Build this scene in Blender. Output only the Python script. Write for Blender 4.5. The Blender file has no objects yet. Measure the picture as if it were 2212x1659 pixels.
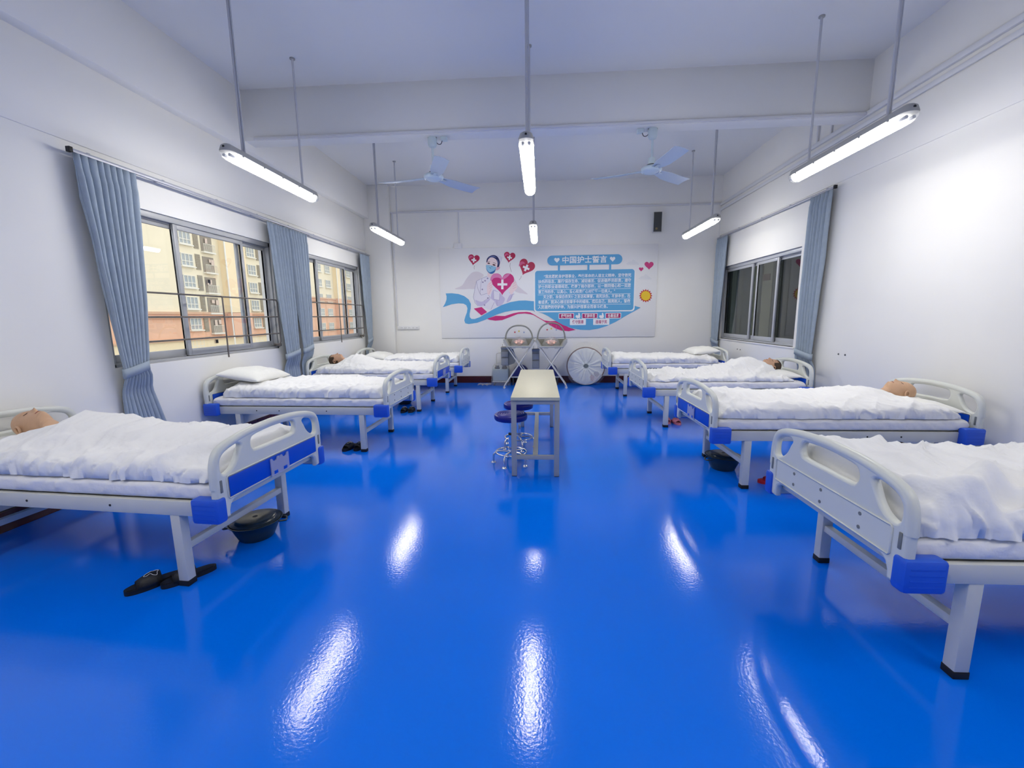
import bpy, bmesh, math, random
from mathutils import Vector, Matrix, noise
from mathutils.geometry import tessellate_polygon
PI = math.pi
random.seed(7)
SC = bpy.context.scene
COL = SC.collection

# ------------------------------------------------------------------ camera
CAM_POS = Vector((0, 0, 1.5))
F_PX = 920.0
def cam_axes(yaw, pitch, roll):
    cy, sy, cp, sp = math.cos(yaw), math.sin(yaw), math.cos(pitch), math.sin(pitch)
    fw = Vector((sy*cp, cy*cp, -sp)); rt = Vector((cy, -sy, 0)); dn = fw.cross(rt)
    cr, sr = math.cos(roll), math.sin(roll)
    return cr*rt + sr*dn, -sr*rt + cr*dn, fw
RT, DN, FW = cam_axes(math.radians(-3.8956), math.radians(8.9965), math.radians(0.6565))
cd = bpy.data.cameras.new('camera'); cam = bpy.data.objects.new('camera', cd); COL.objects.link(cam)
cd.sensor_fit = 'HORIZONTAL'; cd.sensor_width = 36.0; cd.lens = 36.0*F_PX/2212.0
cd.clip_start = 0.05; cd.clip_end = 400
m3 = Matrix((RT, -DN, -FW)).transposed()
cam.matrix_world = Matrix.Translation(CAM_POS) @ m3.to_4x4()
SC.camera = cam
def wall_pt(px, py, Y):
    """photo pixel -> point on the vertical plane y = Y (used to lay out the printed board)"""
    d = RT*((px-1106)/F_PX) + DN*((py-829.5)/F_PX) + FW
    t = (Y-CAM_POS.y)/d.y
    return CAM_POS + d*t

# ------------------------------------------------------------------ world, exposure
w = bpy.data.worlds.new('World'); SC.world = w; w.use_nodes = True
bg = w.node_tree.nodes['Background']
bg.inputs[0].default_value = (0.95, 0.97, 1.0, 1); bg.inputs[1].default_value = 1.75
SC.view_settings.view_transform = 'Standard'; SC.view_settings.look = 'None'
SC.view_settings.gamma = 1; SC.view_settings.use_curve_mapping = False
SC.view_settings.exposure = 0.0
SC.cycles.max_bounces = 5; SC.cycles.diffuse_bounces = 3; SC.cycles.glossy_bounces = 2; SC.cycles.transmission_bounces = 3
SC.cycles.transparent_max_bounces = 8; SC.cycles.caustics_reflective = False; SC.cycles.caustics_refractive = False; SC.cycles.adaptive_threshold = 0.03
TUBE_STRENGTH = 50.5
TUBE_COLOR = (1.0, 0.97, 0.90, 1)

# ------------------------------------------------------------------ materials
def lin(c):
    return tuple(((x/255.0)/12.92 if x/255.0 <= 0.04045 else ((x/255.0+0.055)/1.055)**2.4) for x in c)
MATS = {}
def mat(name, rgb, rough=0.5, metal=0.0, var=0.0, vscale=6.0, bump=0.0, bscale=60.0, spec=0.5, linear=False, alpha=1.0, coat=0.0, trans=0.0):
    m = bpy.data.materials.new(name); m.use_nodes = True
    nt = m.node_tree; b = nt.nodes['Principled BSDF']
    c = tuple(rgb) if linear else lin(rgb)
    b.inputs['Base Color'].default_value = (*c, 1)
    b.inputs['Roughness'].default_value = rough; b.inputs['Metallic'].default_value = metal
    b.inputs['Specular IOR Level'].default_value = spec
    b.inputs['Alpha'].default_value = alpha
    b.inputs['Coat Weight'].default_value = coat
    b.inputs['Transmission Weight'].default_value = trans
    tc = nt.nodes.new('ShaderNodeTexCoord')
    if var > 0:
        n = nt.nodes.new('ShaderNodeTexNoise'); n.inputs['Scale'].default_value = vscale; n.inputs['Detail'].default_value = 2
        nt.links.new(tc.outputs['Object'], n.inputs['Vector'])
        r = nt.nodes.new('ShaderNodeMapRange'); r.inputs[1].default_value = 0.3; r.inputs[2].default_value = 0.7
        r.inputs[3].default_value = 1-var; r.inputs[4].default_value = 1+var*0.5
        nt.links.new(n.outputs['Fac'], r.inputs[0])
        mx = nt.nodes.new('ShaderNodeVectorMath'); mx.operation = 'SCALE'
        mx.inputs[0].default_value = c
        nt.links.new(r.outputs[0], mx.inputs['Scale']); nt.links.new(mx.outputs[0], b.inputs['Base Color'])
    if bump > 0:
        n2 = nt.nodes.new('ShaderNodeTexNoise'); n2.inputs['Scale'].default_value = bscale; n2.inputs['Detail'].default_value = 2
        nt.links.new(tc.outputs['Object'], n2.inputs['Vector'])
        bp = nt.nodes.new('ShaderNodeBump'); bp.inputs['Strength'].default_value = bump; bp.inputs['Distance'].default_value = 0.01
        nt.links.new(n2.outputs['Fac'], bp.inputs['Height']); nt.links.new(bp.outputs[0], b.inputs['Normal'])
    MATS[name] = m
    return m
def emis(name, rgb, s):
    m = bpy.data.materials.new(name); m.use_nodes = True; nt = m.node_tree; nt.nodes.clear()
    o = nt.nodes.new('ShaderNodeOutputMaterial'); e = nt.nodes.new('ShaderNodeEmission')
    e.inputs[0].default_value = rgb; e.inputs[1].default_value = s
    nt.links.new(e.outputs[0], o.inputs[0]); MATS[name] = m; return m
def film(name, tint, ior=1.5, rough=0.0, haze=0.0, hcol=(.9, .9, .9), bump=0.0, bscale=30):
    """clear sheet: fresnel reflection over straight-through transparency, plus a little milky haze"""
    m = bpy.data.materials.new(name); m.use_nodes = True; nt = m.node_tree; nt.nodes.clear()
    o = nt.nodes.new('ShaderNodeOutputMaterial')
    t = nt.nodes.new('ShaderNodeBsdfTransparent'); t.inputs[0].default_value = (*tint, 1)
    g = nt.nodes.new('ShaderNodeBsdfGlossy'); g.inputs['Roughness'].default_value = rough
    fr = nt.nodes.new('ShaderNodeFresnel')
    ge = nt.nodes.new('ShaderNodeNewGeometry'); mr = nt.nodes.new('ShaderNodeMapRange')   # same reflectance from both sides of the sheet
    mr.inputs[3].default_value = ior; mr.inputs[4].default_value = 1/ior
    nt.links.new(ge.outputs['Backfacing'], mr.inputs[0]); nt.links.new(mr.outputs[0], fr.inputs[0])
    mx = nt.nodes.new('ShaderNodeMixShader')
    nt.links.new(fr.outputs[0], mx.inputs[0]); nt.links.new(t.outputs[0], mx.inputs[1]); nt.links.new(g.outputs[0], mx.inputs[2])
    last = mx
    if haze > 0:
        d = nt.nodes.new('ShaderNodeBsdfDiffuse'); d.inputs[0].default_value = (*hcol, 1)
        m2 = nt.nodes.new('ShaderNodeMixShader'); m2.inputs[0].default_value = haze
        nt.links.new(mx.outputs[0], m2.inputs[1]); nt.links.new(d.outputs[0], m2.inputs[2]); last = m2
    if bump > 0:
        tc = nt.nodes.new('ShaderNodeTexCoord'); n2 = nt.nodes.new('ShaderNodeTexNoise'); n2.inputs['Scale'].default_value = bscale
        nt.links.new(tc.outputs['Object'], n2.inputs['Vector'])
        bp = nt.nodes.new('ShaderNodeBump'); bp.inputs['Strength'].default_value = bump; bp.inputs['Distance'].default_value = 0.03
        nt.links.new(n2.outputs['Fac'], bp.inputs['Height']); nt.links.new(bp.outputs[0], g.inputs['Normal']); nt.links.new(bp.outputs[0], fr.inputs['Normal'])
    nt.links.new(last.outputs[0], o.inputs[0]); MATS[name] = m; return m

mat('wall', (243, 242, 240), .65, var=.02, vscale=1.3)
mat('ceiling', (240, 240, 240), .8)
mat('floor', (0.0, 0.165, 0.88), .105, var=.06, vscale=.9, linear=True, spec=.38)
mat('tile', (74, 26, 18), .25, var=.15, vscale=9)
mat('grout', (40, 18, 14), .8)
mat('plastic', (216, 219, 214), .35, var=.02, vscale=8)
mat('plastic_hole', (120, 124, 124), .6)
mat('steel', (212, 213, 208), .4, var=.03, vscale=5)
mat('bolt', (20, 20, 20), .6)
mat('blue_panel', (0, 76, 206), .35, var=.04)
mat('blue_cap', (36, 92, 214), .4, var=.05)
mat('rubber', (14, 14, 16), .6)
mat('linen', (243, 243, 244), .85, bump=.35, bscale=26)
mat('sheet', (238, 238, 242), .85, var=.02, vscale=7, bump=.3, bscale=34)
mat('pillow', (241, 241, 238), .85, bump=.25, bscale=30)
mat('curtain', (160, 174, 190), .8, var=.06, vscale=14, bump=.25, bscale=240)
mat('curtain_band', (164, 178, 194), .8, var=.05, vscale=14, bump=.2, bscale=240)
mat('aluminium', (176, 178, 182), .4, .2, var=.06, vscale=4)
mat('aluminium_light', (196, 199, 206), .35, .35)
mat('track', (176, 178, 190), .4, .3)
mat('guard', (118, 112, 108), .3, .7)
film('pane', (.97, .98, .98))
film('pane_dark', (.56, .60, .59), ior=1.8)  # the unlit corridor's dimness is put into this glass tint
mat('duct', (226, 227, 232), .5)
mat('duct_line', (120, 122, 136), .7)
mat('skin_tan', (206, 166, 134), .45, var=.05, vscale=20)
mat('skin_brown', (198, 156, 128), .45, var=.05, vscale=20)
mat('hair', (62, 42, 26), .5, bump=.3, bscale=80)
mat('lip', (150, 84, 74), .5)
mat('eye', (50, 34, 28), .4)
mat('fan', (206, 222, 232), .35)
mat('fan_blade', (194, 208, 224), .35)
mat('dark_metal', (58, 60, 62), .5)
mat('lamp_housing', (178, 178, 176), .5)
mat('rod', (200, 201, 208), .4)
emis('tube', TUBE_COLOR, TUBE_STRENGTH)
def lens_profile():
    # the lens is brightest on its underside and dimmer on its flanks
    nt = MATS['tube'].node_tree; e = [n for n in nt.nodes if n.type == 'EMISSION'][0]
    g = nt.nodes.new('ShaderNodeNewGeometry'); sp = nt.nodes.new('ShaderNodeSeparateXYZ'); mr = nt.nodes.new('ShaderNodeMapRange')
    nt.links.new(g.outputs['Normal'], sp.inputs[0]); nt.links.new(sp.outputs['Z'], mr.inputs[0])
    mr.inputs[1].default_value = 0.0; mr.inputs[2].default_value = -1.0
    mr.inputs[3].default_value = TUBE_STRENGTH*.22; mr.inputs[4].default_value = TUBE_STRENGTH
    nt.links.new(mr.outputs[0], e.inputs[1])
lens_profile()
film('lamp_clear', (.95, .96, .98), haze=.25, rough=.1)
mat('holder', (190, 192, 196), .4)
mat('table_top', (206, 202, 180), .45, var=.05, vscale=60)
mat('table_edge', (206, 204, 182), .5)
mat('table_leg', (170, 172, 174), .45)
mat('seat_blue', (22, 20, 128), .28, coat=.2)
mat('chrome', (225, 228, 232), .12, 1.0)
mat('black_rubber', (12, 13, 18), .55, bump=.15, bscale=120)
mat('basin', (44, 56, 60), .3)
mat('basin_lid', (30, 40, 44), .25)
mat('basin_pale', (214, 200, 170), .3)
mat('red_foam', (176, 22, 40), .55)
mat('pink_foam', (222, 130, 140), .6)
mat('pink_in', (160, 80, 92), .6)
mat('white_line', (230, 230, 232), .5)
mat('board', (240, 240, 243), .45)
mat('p_blue', (92, 170, 220), .5)
mat('p_mag', (206, 42, 124), .5)
mat('p_mag2', (176, 28, 108), .5)
mat('p_heart', (186, 22, 76), .5)
mat('p_heart_hi', (214, 92, 140), .5)
mat('p_pink_hi', (226, 130, 184), .5)
mat('p_white', (246, 247, 250), .5)
mat('p_navy', (30, 34, 92), .5)
mat('p_navy2', (110, 124, 178), .5)
mat('p_mask', (150, 202, 230), .5)
mat('p_mask2', (42, 108, 176), .5)
mat('p_skin', (243, 222, 226), .5)
mat('p_skin2', (228, 176, 192), .5)
mat('p_coat', (232, 229, 241), .5)
mat('p_coat2', (204, 196, 226), .5)
mat('p_line', (150, 140, 178), .5)
mat('p_wing', (224, 217, 225), .5)
mat('p_grey', (225, 227, 232), .5)
mat('p_sun', (240, 200, 40), .5)
mat('p_sunray', (196, 40, 40), .5)
mat('p_dark', (90, 60, 66), .5)
mat('speaker', (74, 76, 74), .7, bump=.2, bscale=300)
mat('speaker_side', (206, 208, 208), .5)
mat('socket', (236, 236, 238), .4)
mat('socket_dark', (90, 92, 98), .5)
mat('frame_white', (216, 213, 204), .4)
mat('hoop', (138, 138, 132), .6)
mat('tray', (176, 176, 170), .8, bump=.2, bscale=80)
mat('tray_in', (140, 140, 134), .85)
mat('organiser', (168, 168, 164), .85, bump=.25, bscale=50)
mat('khaki', (146, 128, 86), .8)
mat('doll', (236, 186, 170), .5)
mat('doll_dress', (214, 150, 158), .6)
film('bag', (.95, .96, .97), haze=.16, rough=.12, bump=.8, bscale=26)
film('bag_thin', (.97, .97, .98), haze=.05, rough=.15, bump=.8, bscale=22)
mat('navy_pad', (12, 24, 104), .4)
mat('machine', (176, 190, 188), .4)
mat('disc_cloth', (230, 234, 234), .75, bump=.3, bscale=30)
mat('disc_rim', (128, 104, 96), .6)
mat('disc_hub', (110, 118, 118), .6)
mat('paper', (224, 220, 224), .6)
mat('print_red', (170, 110, 122), .6)
mat('print_grey', (140, 146, 156), .6)
mat('star_red', (190, 50, 70), .6); mat('star_yellow', (214, 190, 50), .6); mat('star_blue', (150, 166, 200), .6)
mat('facade_cream', (240, 229, 200), .9, var=.04, vscale=.4)
mat('facade_tan', (246, 226, 186), .9, var=.05, vscale=.3)
mat('facade_brick', (234, 188, 156), .9, var=.06, vscale=.5)
mat('facade_band', (214, 174, 142), .9)
mat('facade_ledge', (244, 228, 190), .9)
mat('facade_glass', (168, 174, 174), .25)
mat('facade_dark', (150, 140, 124), .8)
mat('louvre', (182, 172, 148), .7)
mat('facade_frame', (232, 228, 214), .7)
mat('pipe', (236, 234, 226), .6)
mat('laundry', (216, 196, 180), .8)
mat('ground', (150, 144, 134), .9)
mat('corridor_wall', (112, 120, 122), .8)
mat('corridor_floor', (90, 94, 96), .5)
mat('corridor_dark', (64, 66, 70), .7)
mat('corridor_pale', (166, 162, 150), .8)
mat('sign_brown', (110, 78, 60), .7)

# cloth crease relief for the bedding, waxy dents for the floor
def crease(m, scale, dist, strength=.6):
    nt = m.node_tree; b = nt.nodes['Principled BSDF']
    tc = nt.nodes.new('ShaderNodeTexCoord')
    n0 = nt.nodes.new('ShaderNodeTexNoise'); n0.inputs['Scale'].default_value = scale*.6; n0.inputs['Detail'].default_value = 2
    nt.links.new(tc.outputs['Object'], n0.inputs['Vector'])
    mp = nt.nodes.new('ShaderNodeVectorMath'); mp.operation = 'MULTIPLY_ADD'
    mp.inputs[1].default_value = (.35, .35, .35)
    nt.links.new(n0.outputs['Color'], mp.inputs[0]); nt.links.new(tc.outputs['Object'], mp.inputs[2])
    mm = nt.nodes.new('ShaderNodeMapping'); mm.inputs['Rotation'].default_value = (.3, .2, .7); mm.inputs['Scale'].default_value = (1, 2.2, 1.4)
    nt.links.new(mp.outputs[0], mm.inputs['Vector'])
    v = nt.nodes.new('ShaderNodeTexNoise'); v.inputs['Scale'].default_value = scale; v.inputs['Detail'].default_value = 3
    try: v.noise_type = 'RIDGED_MULTIFRACTAL'
    except Exception: pass
    nt.links.new(mm.outputs[0], v.inputs['Vector'])
    bp = nt.nodes.new('ShaderNodeBump'); bp.inputs['Strength'].default_value = strength; bp.inputs['Distance'].default_value = dist
    nt.links.new(v.outputs['Fac'], bp.inputs['Height'])
    old = b.inputs['Normal'].links
    if old: nt.links.new(old[0].from_socket, bp.inputs['Normal'])
    nt.links.new(bp.outputs[0], b.inputs['Normal'])
crease(MATS['linen'], 3.2, .016, .55); crease(MATS['sheet'], 4.5, .012, .55); crease(MATS['pillow'], 4.5, .008, .4)
def floor_relief():
    nt = MATS['floor'].node_tree; b = nt.nodes['Principled BSDF']
    tc = nt.nodes.new('ShaderNodeTexCoord')
    a = nt.nodes.new('ShaderNodeTexNoise'); a.inputs['Scale'].default_value = 70; a.inputs['Detail'].default_value = 3
    c = nt.nodes.new('ShaderNodeTexNoise'); c.inputs['Scale'].default_value = 2.2
    nt.links.new(tc.outputs['Object'], a.inputs['Vector']); nt.links.new(tc.outputs['Object'], c.inputs['Vector'])
    b1 = nt.nodes.new('ShaderNodeBump'); b1.inputs['Strength'].default_value = .11; b1.inputs['Distance'].default_value = .004
    b2 = nt.nodes.new('ShaderNodeBump'); b2.inputs['Strength'].default_value = .02; b2.inputs['Distance'].default_value = .02
    nt.links.new(a.outputs['Fac'], b1.inputs['Height']); nt.links.new(c.outputs['Fac'], b2.inputs['Height'])
    nt.links.new(b1.outputs[0], b2.inputs['Normal']); nt.links.new(b2.outputs[0], b.inputs['Normal'])
floor_relief()

# ------------------------------------------------------------------ mesh helpers
class MB:
    def __init__(s): s.v = []; s.f = []
    def add(s, vs, fs):
        o = len(s.v); s.v += [tuple(v) for v in vs]; s.f += [tuple(i+o for i in f) for f in fs]; return s
    def box(s, x0, x1, y0, y1, z0, z1, b=0.0):
        if x0 > x1: x0, x1 = x1, x0
        if y0 > y1: y0, y1 = y1, y0
        if z0 > z1: z0, z1 = z1, z0
        if b <= 0:
            vs = [(x, y, z) for x in (x0, x1) for y in (y0, y1) for z in (z0, z1)]
            return s.add(vs, [(0, 1, 3, 2), (4, 6, 7, 5), (0, 4, 5, 1), (2, 3, 7, 6), (0, 2, 6, 4), (1, 5, 7, 3)])
        b = min(b, .49*(x1-x0), .49*(y1-y0), .49*(z1-z0))
        bm = bmesh.new(); bmesh.ops.create_cube(bm, size=1)
        for v in bm.verts: v.co = Vector(((x0+x1)/2+v.co.x*(x1-x0), (y0+y1)/2+v.co.y*(y1-y0), (z0+z1)/2+v.co.z*(z1-z0)))
        bmesh.ops.bevel(bm, geom=bm.edges[:], offset=b, segments=2, profile=.5, affect='EDGES')
        bm.verts.index_update(); s.add([v.co[:] for v in bm.verts], [[v.index for v in f.verts] for f in bm.faces]); bm.free(); return s
    def tube(s, pts, r, n=8, caps=True, closed=False):
        pts = [Vector(p) for p in pts]; N = len(pts); vs = []; fs = []
        prev = None
        for i, p in enumerate(pts):
            if closed: d = pts[(i+1) % N]-pts[i-1]
            else: d = pts[min(i+1, N-1)]-pts[max(i-1, 0)]
            d.normalize()
            if prev is None:
                a = Vector((0, 0, 1)) if abs(d.z) < .9 else Vector((1, 0, 0))
                u = d.cross(a).normalized()
            else:
                u = (prev-d*prev.dot(d)); u = u.normalized() if u.length > 1e-6 else d.orthogonal().normalized()
            prev = u; v = d.cross(u)
            rr = r[i] if isinstance(r, (list, tuple)) else r
            for k in range(n):
                a = 2*PI*k/n; vs.append(p+u*math.cos(a)*rr+v*math.sin(a)*rr)
        for i in range(N if closed else N-1):
            j = (i+1) % N
            for k in range(n):
                k2 = (k+1) % n; fs.append((i*n+k, i*n+k2, j*n+k2, j*n+k))
        if caps and not closed:
            fs.append(tuple(range(n))[::-1]); fs.append(tuple((N-1)*n+k for k in range(n)))
        return s.add(vs, fs)
    def lathe(s, prof, n=24, c=(0, 0, 0), sx=1.0, sy=1.0):
        vs = []; fs = []; N = len(prof)
        for r, z in prof:
            for k in range(n):
                a = 2*PI*k/n; vs.append((c[0]+r*math.cos(a)*sx, c[1]+r*math.sin(a)*sy, c[2]+z))
        for i in range(N-1):
            for k in range(n):
                k2 = (k+1) % n; fs.append((i*n+k, i*n+k2, (i+1)*n+k2, (i+1)*n+k))
        if prof[0][0] > 1e-5: fs.append(tuple(range(n))[::-1])
        if prof[-1][0] > 1e-5: fs.append(tuple((N-1)*n+k for k in range(n)))
        return s.add(vs, fs)
    def prism(s, poly, axis, a0, a1):
        """polygon of 2-D points extruded along an axis: 'y': (x,z), 'x': (y,z), 'z': (x,y)"""
        def P(p, a):
            return {'y': (p[0], a, p[1]), 'x': (a, p[0], p[1]), 'z': (p[0], p[1], a)}[axis]
        n = len(poly); vs = [P(p, a0) for p in poly]+[P(p, a1) for p in poly]
        tr = tessellate_polygon([[Vector((p[0], p[1], 0)) for p in poly]])
        fs = [tuple(t) for t in tr]+[tuple(i+n for i in t)[::-1] for t in tr]
        for i in range(n): fs.append((i, (i+1) % n, n+(i+1) % n, n+i))
        return s.add(vs, fs)
    def build(s, name, m, parent=None, smooth=None, loc=None, rz=None):
        me = bpy.data.meshes.new(name); me.from_pydata(s.v, [], s.f); me.validate()
        bm = bmesh.new(); bm.from_mesh(me)
        bmesh.ops.remove_doubles(bm, verts=bm.verts, dist=1e-6)
        bmesh.ops.recalc_face_normals(bm, faces=bm.faces); bm.to_mesh(me); bm.free()
        return link(name, me, m, parent, smooth, loc, rz)
def link(name, me, m, parent=None, smooth=None, loc=None, rz=None):
    if smooth is not None:
        me.polygons.foreach_set('use_smooth', [True]*len(me.polygons))
        me.set_sharp_from_angle(angle=math.radians(smooth))
    me.materials.clear(); me.materials.append(MATS[m] if isinstance(m, str) else m)
    o = bpy.data.objects.new(name, me); COL.objects.link(o)
    if parent is not None: o.parent = parent
    if loc is not None: o.location = loc
    if rz is not None: o.rotation_euler.z = rz
    return o
def tag(o, label=None, cat=None, group=None, kind=None):
    if label: o['label'] = label
    if cat: o['category'] = cat
    if group: o['group'] = group
    if kind: o['kind'] = kind
    return o
def thing(name, label, cat, loc=(0, 0, 0), rz=0.0, group=None):
    o = bpy.data.objects.new(name, None); COL.objects.link(o); o.empty_display_size = .1
    o.location = loc; o.rotation_euler.z = rz
    return tag(o, label, cat, group)
def struct(o): o['kind'] = 'structure'; return o
def copy_tree(o, parent=None):
    c = o.copy(); COL.objects.link(c); c.parent = parent
    for ch in list(o.children): copy_tree(ch, c)
    return c
def nz(x, y=0., z=0.): return noise.noise(Vector((x, y, z)))
def ridge(x, y, z=0.): return 1-abs(nz(x, y, z))*1.8
def smooth01(t): t = max(0, min(1, t)); return t*t*(3-2*t)
def spline(pts, k=8, closed=False):
    P = [Vector(p) for p in pts]; n = len(P); out = []
    rng = range(n) if closed else range(n-1)
    for i in rng:
        p1, p2 = P[i], P[(i+1) % n]
        p0 = P[i-1] if (closed or i > 0) else p1*2-p2
        p3 = P[(i+2) % n] if (closed or i+2 < n) else p2*2-p1
        for j in range(k):
            t = j/k
            out.append(.5*((2*p1)+(-p0+p2)*t+(2*p0-5*p1+4*p2-p3)*t*t+(-p0+3*p1-3*p2+p3)*t**3))
    if not closed: out.append(P[-1])
    return out
def extrude_outline(name, loops, depth, bevel, res=2):
    """filled 2-D outline with holes, extruded with rounded edges -> mesh in local (x,y) with depth along z"""
    c = bpy.data.curves.new(name, 'CURVE'); c.dimensions = '2D'; c.fill_mode = 'BOTH'
    c.extrude = max(depth/2-bevel, 1e-4); c.bevel_depth = bevel; c.bevel_resolution = res; c.offset = -bevel
    for L in loops:
        sp = c.splines.new('POLY'); sp.points.add(len(L)-1)
        for p, q in zip(sp.points, L): p.co = (q[0], q[1], 0, 1)
        sp.use_cyclic_u = True
    o = bpy.data.objects.new(name+'_tmp', c); COL.objects.link(o)
    dg = bpy.context.evaluated_depsgraph_get(); dg.update()
    me = bpy.data.meshes.new_from_object(o.evaluated_get(dg))
    bpy.data.objects.remove(o); bpy.data.curves.remove(c)
    return me

# ------------------------------------------------------------------ room shell
XL, XR, YB, YF, ZC = -3.88, 3.78, 9.65, -2.6, 4.34
TH = .2
W1 = (3.62, 6.13, 1.075, 2.58); W2 = (6.86, 9.13, 1.075, 2.58); W3 = (6.67, 9.36, .998, 2.462)
struct(MB().box(XL-TH, XR+TH, YF-TH, YB+TH, -.12, 0).build('floor', 'floor'))
struct(MB().box(XL-TH, XR+TH, YF-TH, YB+TH, ZC, ZC+.15).build('ceiling', 'ceiling'))
struct(MB().box(XL-TH, XR+TH, YB, YB+TH, 0, ZC).build('wall_back', 'wall'))
struct(MB().box(XL-TH, XR+TH, YF-TH, YF, 0, ZC).build('wall_front', 'wall'))
def wall_side(name, x0, x1, openings):
    m = MB(); y = YF
    for (a, b, z0, z1) in sorted(openings):
        m.box(x0, x1, y, a, 0, ZC); m.box(x0, x1, a, b, 0, z0); m.box(x0, x1, a, b, z1, ZC); y = b
    m.box(x0, x1, y, YB, 0, ZC)
    return struct(m.build(name, 'wall'))
wall_side('wall_left', XL-TH, XL, [W1, W2])
wall_side('wall_right', XR, XR+TH, [W3])
# beams and pilaster
struct(MB().box(XL-.01, XR+.01, 5.60, 5.82, 3.74, ZC+.01, .008).build('trim_1', 'ceiling', smooth=40))
struct(MB().box(XL-.01, -3.75, YF, YB, 3.65, ZC+.01, .008).build('trim_2', 'wall', smooth=40))
struct(MB().box(XL-.01, -3.865, YF, YB, 2.965, 3.66, .005).build('trim_3', 'wall', smooth=40))
struct(MB().box(XL-.01, -3.30, 9.53, YB+.01, 0, ZC, .006).build('trim_4', 'wall', smooth=40))
struct(MB().box(3.765, XR+.01, YF, YB, 3.13, 3.62, .005).build('trim_5', 'wall', smooth=40))
# tiled skirting
def skirting(name, a, b, fixed, axis, side):
    """tiles along axis from a to b; fixed = wall plane coordinate; side = +1/-1 direction into the room"""
    L = (b-a); m = MB()
    if axis == 'x': m.box(a, b, fixed, fixed+side*.008, 0, .155)
    else: m.box(fixed, fixed+side*.008, a, b, 0, .155)
    root = struct(m.build(name, 'grout'))
    n = max(1, round(abs(L)/.6)); st = L/n; me = None
    for i in range(n):
        if me is None:
            t = MB()
            if axis == 'x': t.box(.003, st-.003, 0, side*.014, 0, .15, .002)
            else: t.box(0, side*.014, .003, st-.003, 0, .15, .002)
            o = t.build('tile', 'tile', root); me = o.data
        else: o = link('tile', me, 'tile', root)
        o.location = (a+i*st, fixed, 0) if axis == 'x' else (fixed, a+i*st, 0)
skirting('baseboard_back', -3.30, 3.78, YB, 'x', -1)
skirting('baseboard_left', -.4, 9.53, XL, 'y', 1)
skirting('baseboard_right', -.4, 9.65, XR, 'y', -1)

# ------------------------------------------------------------------ windows
def sash(root, x, y0, y1, z0, z1, fm, gm, st=.05, br=.075, d=.028):
    m = MB().box(x-d/2, x+d/2, y0, y0+st, z0, z1, .003).box(x-d/2, x+d/2, y1-st, y1, z0, z1, .003)
    m.box(x-d/2, x+d/2, y0+st, y1-st, z0, z0+br, .003).box(x-d/2, x+d/2, y0+st, y1-st, z1-st, z1, .003)
    s = m.build('sash', fm, root, 40)
    MB().box(x-.003, x+.003, y0+st-.005, y1-st+.005, z0+br-.005, z1-st+.005).build('pane', gm, s)
    return s
def window(name, x, o, sashes, fm, gm, sgn):
    a, b, z0, z1 = o; fd = .10; x0, x1 = x-fd/2, x+fd/2
    m = MB().box(x0, x1, a, a+.035, z0, z1, .003).box(x0, x1, b-.035, b, z0, z1, .003).box(x0, x1, a, b, z0, z0+.03, .003).box(x0, x1, a, b, z1-.06, z1, .003)
    root = struct(m.build(name, fm, None, 40))
    MB().box(x-.004, x+.004, a+.03, b-.03, z0+.028, z0+.045).box(x-.004, x+.004, a+.03, b-.03, z1-.075, z1-.058).build('track', fm, root)
    for i, (s0, s1) in enumerate(sashes):
        sash(root, x+(.022 if i % 2 else -.022)*sgn, s0, s1, z0+.035, z1-.062, fm, gm)
    return root
window('window_1', -3.95, W1, [(3.66, 4.58), (4.50, 5.58), (5.50, 6.10)], 'aluminium', 'pane', 1)
window('window_2', -3.95, W2, [(6.90, 7.51), (7.43, 8.55), (8.47, 9.10)], 'aluminium', 'pane', 1)
w3 = window('window_3', 3.87, W3, [(6.71, 7.48), (7.36, 8.06), (7.98, 8.93), (8.20, 9.32)], 'aluminium_light', 'pane_dark', -1)
MB().box(XR-.012, XR+.05, W3[0]-.03, W3[1]+.03, W3[2]-.022, W3[2], .003).build('window_sill', 'wall', w3, 40)

def guard(y0, y1, ys, label):
    g = thing('window_guard', label, 'guard rail', (XL+.07, y0, 1.08), group='window guard rails')
    L = y1-y0; k = (XL+.07+3.75)/-3.75
    for z in (1.77, 1.535, 1.30):
        zz = 1.5+(z-1.5)*1.015-1.08
        MB().tube([(0, 0, zz), (0, L, zz)], .0095, 8).build('bar', 'guard', g, 50)
    for yy in ys:
        MB().tube([(.012, yy-y0, -.03), (.012, yy-y0, .70)], .0085, 8).build('upright', 'guard', g, 50)
    MB().tube([(0, L, .69), (0, L+.02, .66), (0, L+.025, .1), (-.03, L+.025, .02)], .0095, 8).build('upright', 'guard', g, 50)
    for zz in (.03,):
        MB().box(-.09, .0, L-.0, L+.04, zz, zz+.04, .004).build('bracket', 'guard', g, 40)
guard(3.64, 6.02, [4.95], 'thin metal guard rail across the near left window')
guard(6.88, 9.03, [7.95], 'thin metal guard rail across the far left window')

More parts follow.
